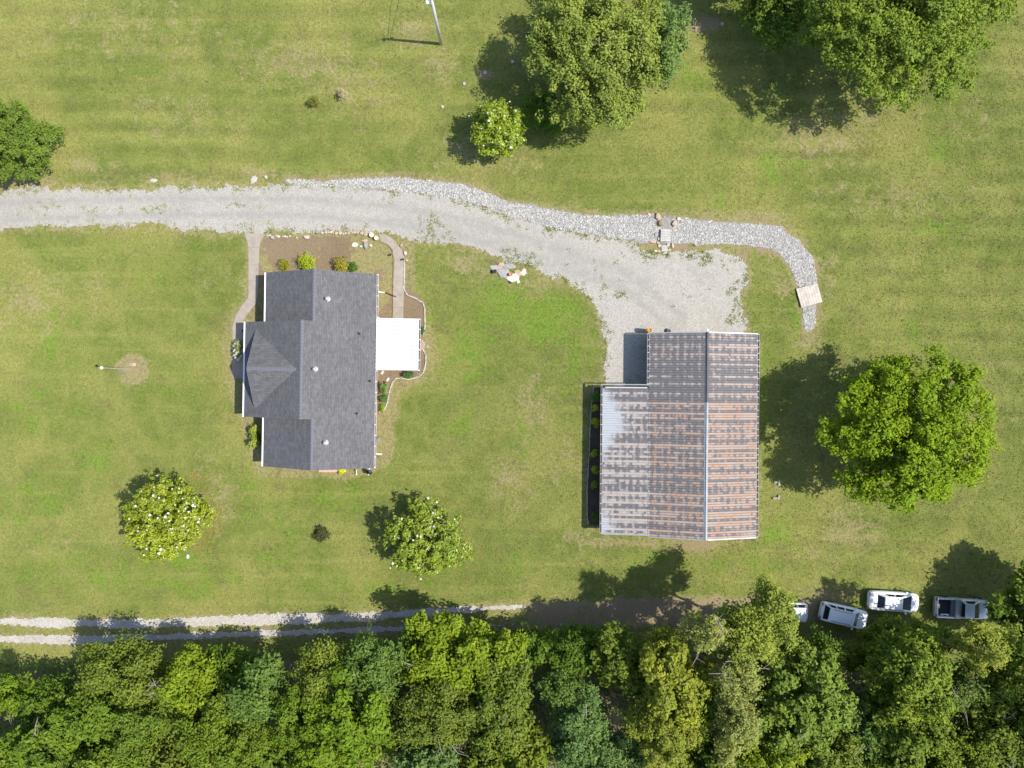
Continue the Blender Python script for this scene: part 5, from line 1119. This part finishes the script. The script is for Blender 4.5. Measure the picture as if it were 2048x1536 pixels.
# weeds on the gravel: thick at the margins, thin between the wheel lines
rs = np.random.RandomState(12); a = np.array(drive); n = 60000; wx_ = rs.uniform(-54, a[:,0].max(), n); wy_ = rs.uniform(-2, 20, n); dd = sdf(drive, wx_, wy_)
px_ = wx_*20+1024; py_ = 768-wy_*20; spots = [(865,455,22,20,1.0),(1010,512,45,14,.9),(960,498,30,10,.6),(120,420,110,10,.22),(320,418,60,8,.2),(470,412,12,7,.8),(1470,600,14,60,.5),(1400,515,90,14,.35),(1340,500,60,10,.5),(640,372,60,8,.3),(720,380,60,8,.3),(1210,620,14,60,.4),(850,476,40,8,.7),(520,458,60,8,.3),(1240,590,10,8,.4),(1060,530,40,10,.7),(1480,650,12,30,.4)]
pr = np.exp(-((dd+.12)/.32)**2)*.40+.004
for bx, by, rx, ry, w_ in spots: pr = np.maximum(pr, w_*np.exp(-((px_-bx)/rx)**2-((py_-by)/ry)**2)*.8)
pr *= np.clip((fbm(wx_, wy_, 1.1, 3, 88)-.38)*5, 0, 1.4); mk = (rs.rand(n) < pr*.8) & (dd < .25); V, F, X, Y = tufts(wx_[mk], wy_[mk], 9, .11, .10, 3, .12); V[:, 2] += .008
leaf_stuff("weeds", "green weeds sprouting through the gravel drive", "weeds", V, F, np.repeat(np.random.RandomState(1).rand(len(F)), 3), (.22, .27, .07))
# mown grass blades over the whole lawn
rs = np.random.RandomState(21); n = 120000; qx = rs.uniform(-54, 54, n); qy = rs.uniform(-26, 41, n); bad = (sdf(drive, qx, qy) < -.05) | (sdf(creek, qx, qy) < 0) | (sdf(creek2, qx, qy) < 0)
for poly in (bed_n, bed_e, bed_b, PP([(490,467),(530,467),(520,600),(490,642),(490,760),(463,760),(463,640),(497,590)]), PP([(757,467),(800,490),(812,520),(808,640),(785,640),(785,510)])): bad |= sdf(poly, qx, qy) < 0
bad |= track_fn(qx, qy); qx, qy = qx[~bad], qy[~bad]
cv = cover(qx, qy); so = cv[:, 2] < .38; qx, qy, cv = qx[so], qy[so], cv[so]
V, F, X, Y = tufts(qx, qy, 2, .075, .085, 22, .12); me = mesh_np("grass", V, F); cc4 = np.repeat(cv, 6, 0); attr_c(me, "cover", cc4)
tag(link("grass", me, M['lawn']), "mown grass blades of the lawn", "grass", kind="stuff")
# fallen leaves under the blooming magnolia and by the drive
rs = np.random.RandomState(31); n = 260; ang = rs.uniform(-.9, 1.0, n); rr_ = rs.uniform(.95, 1.35, n)*4.4; fx, fy = P(322, 1030); lx_ = fx+rr_*np.cos(ang)+.3; ly_ = fy+rr_*np.sin(ang)
fx, fy = P(850, 1080); ang2 = rs.uniform(-1.2, 1.2, 90); r2 = rs.uniform(.9, 1.5, 90)*4.2; lx_ = np.concatenate([lx_, fx+r2*np.cos(ang2)]); ly_ = np.concatenate([ly_, fy+r2*np.sin(ang2)])
leaf_stuff("fallen_leaves", "orange brown fallen leaves on the grass beside the magnolias", "leaves", *scatter_leaves(lx_, ly_, np.full(len(lx_), .05), .17, 33, 2.5), (.36, .19, .07))
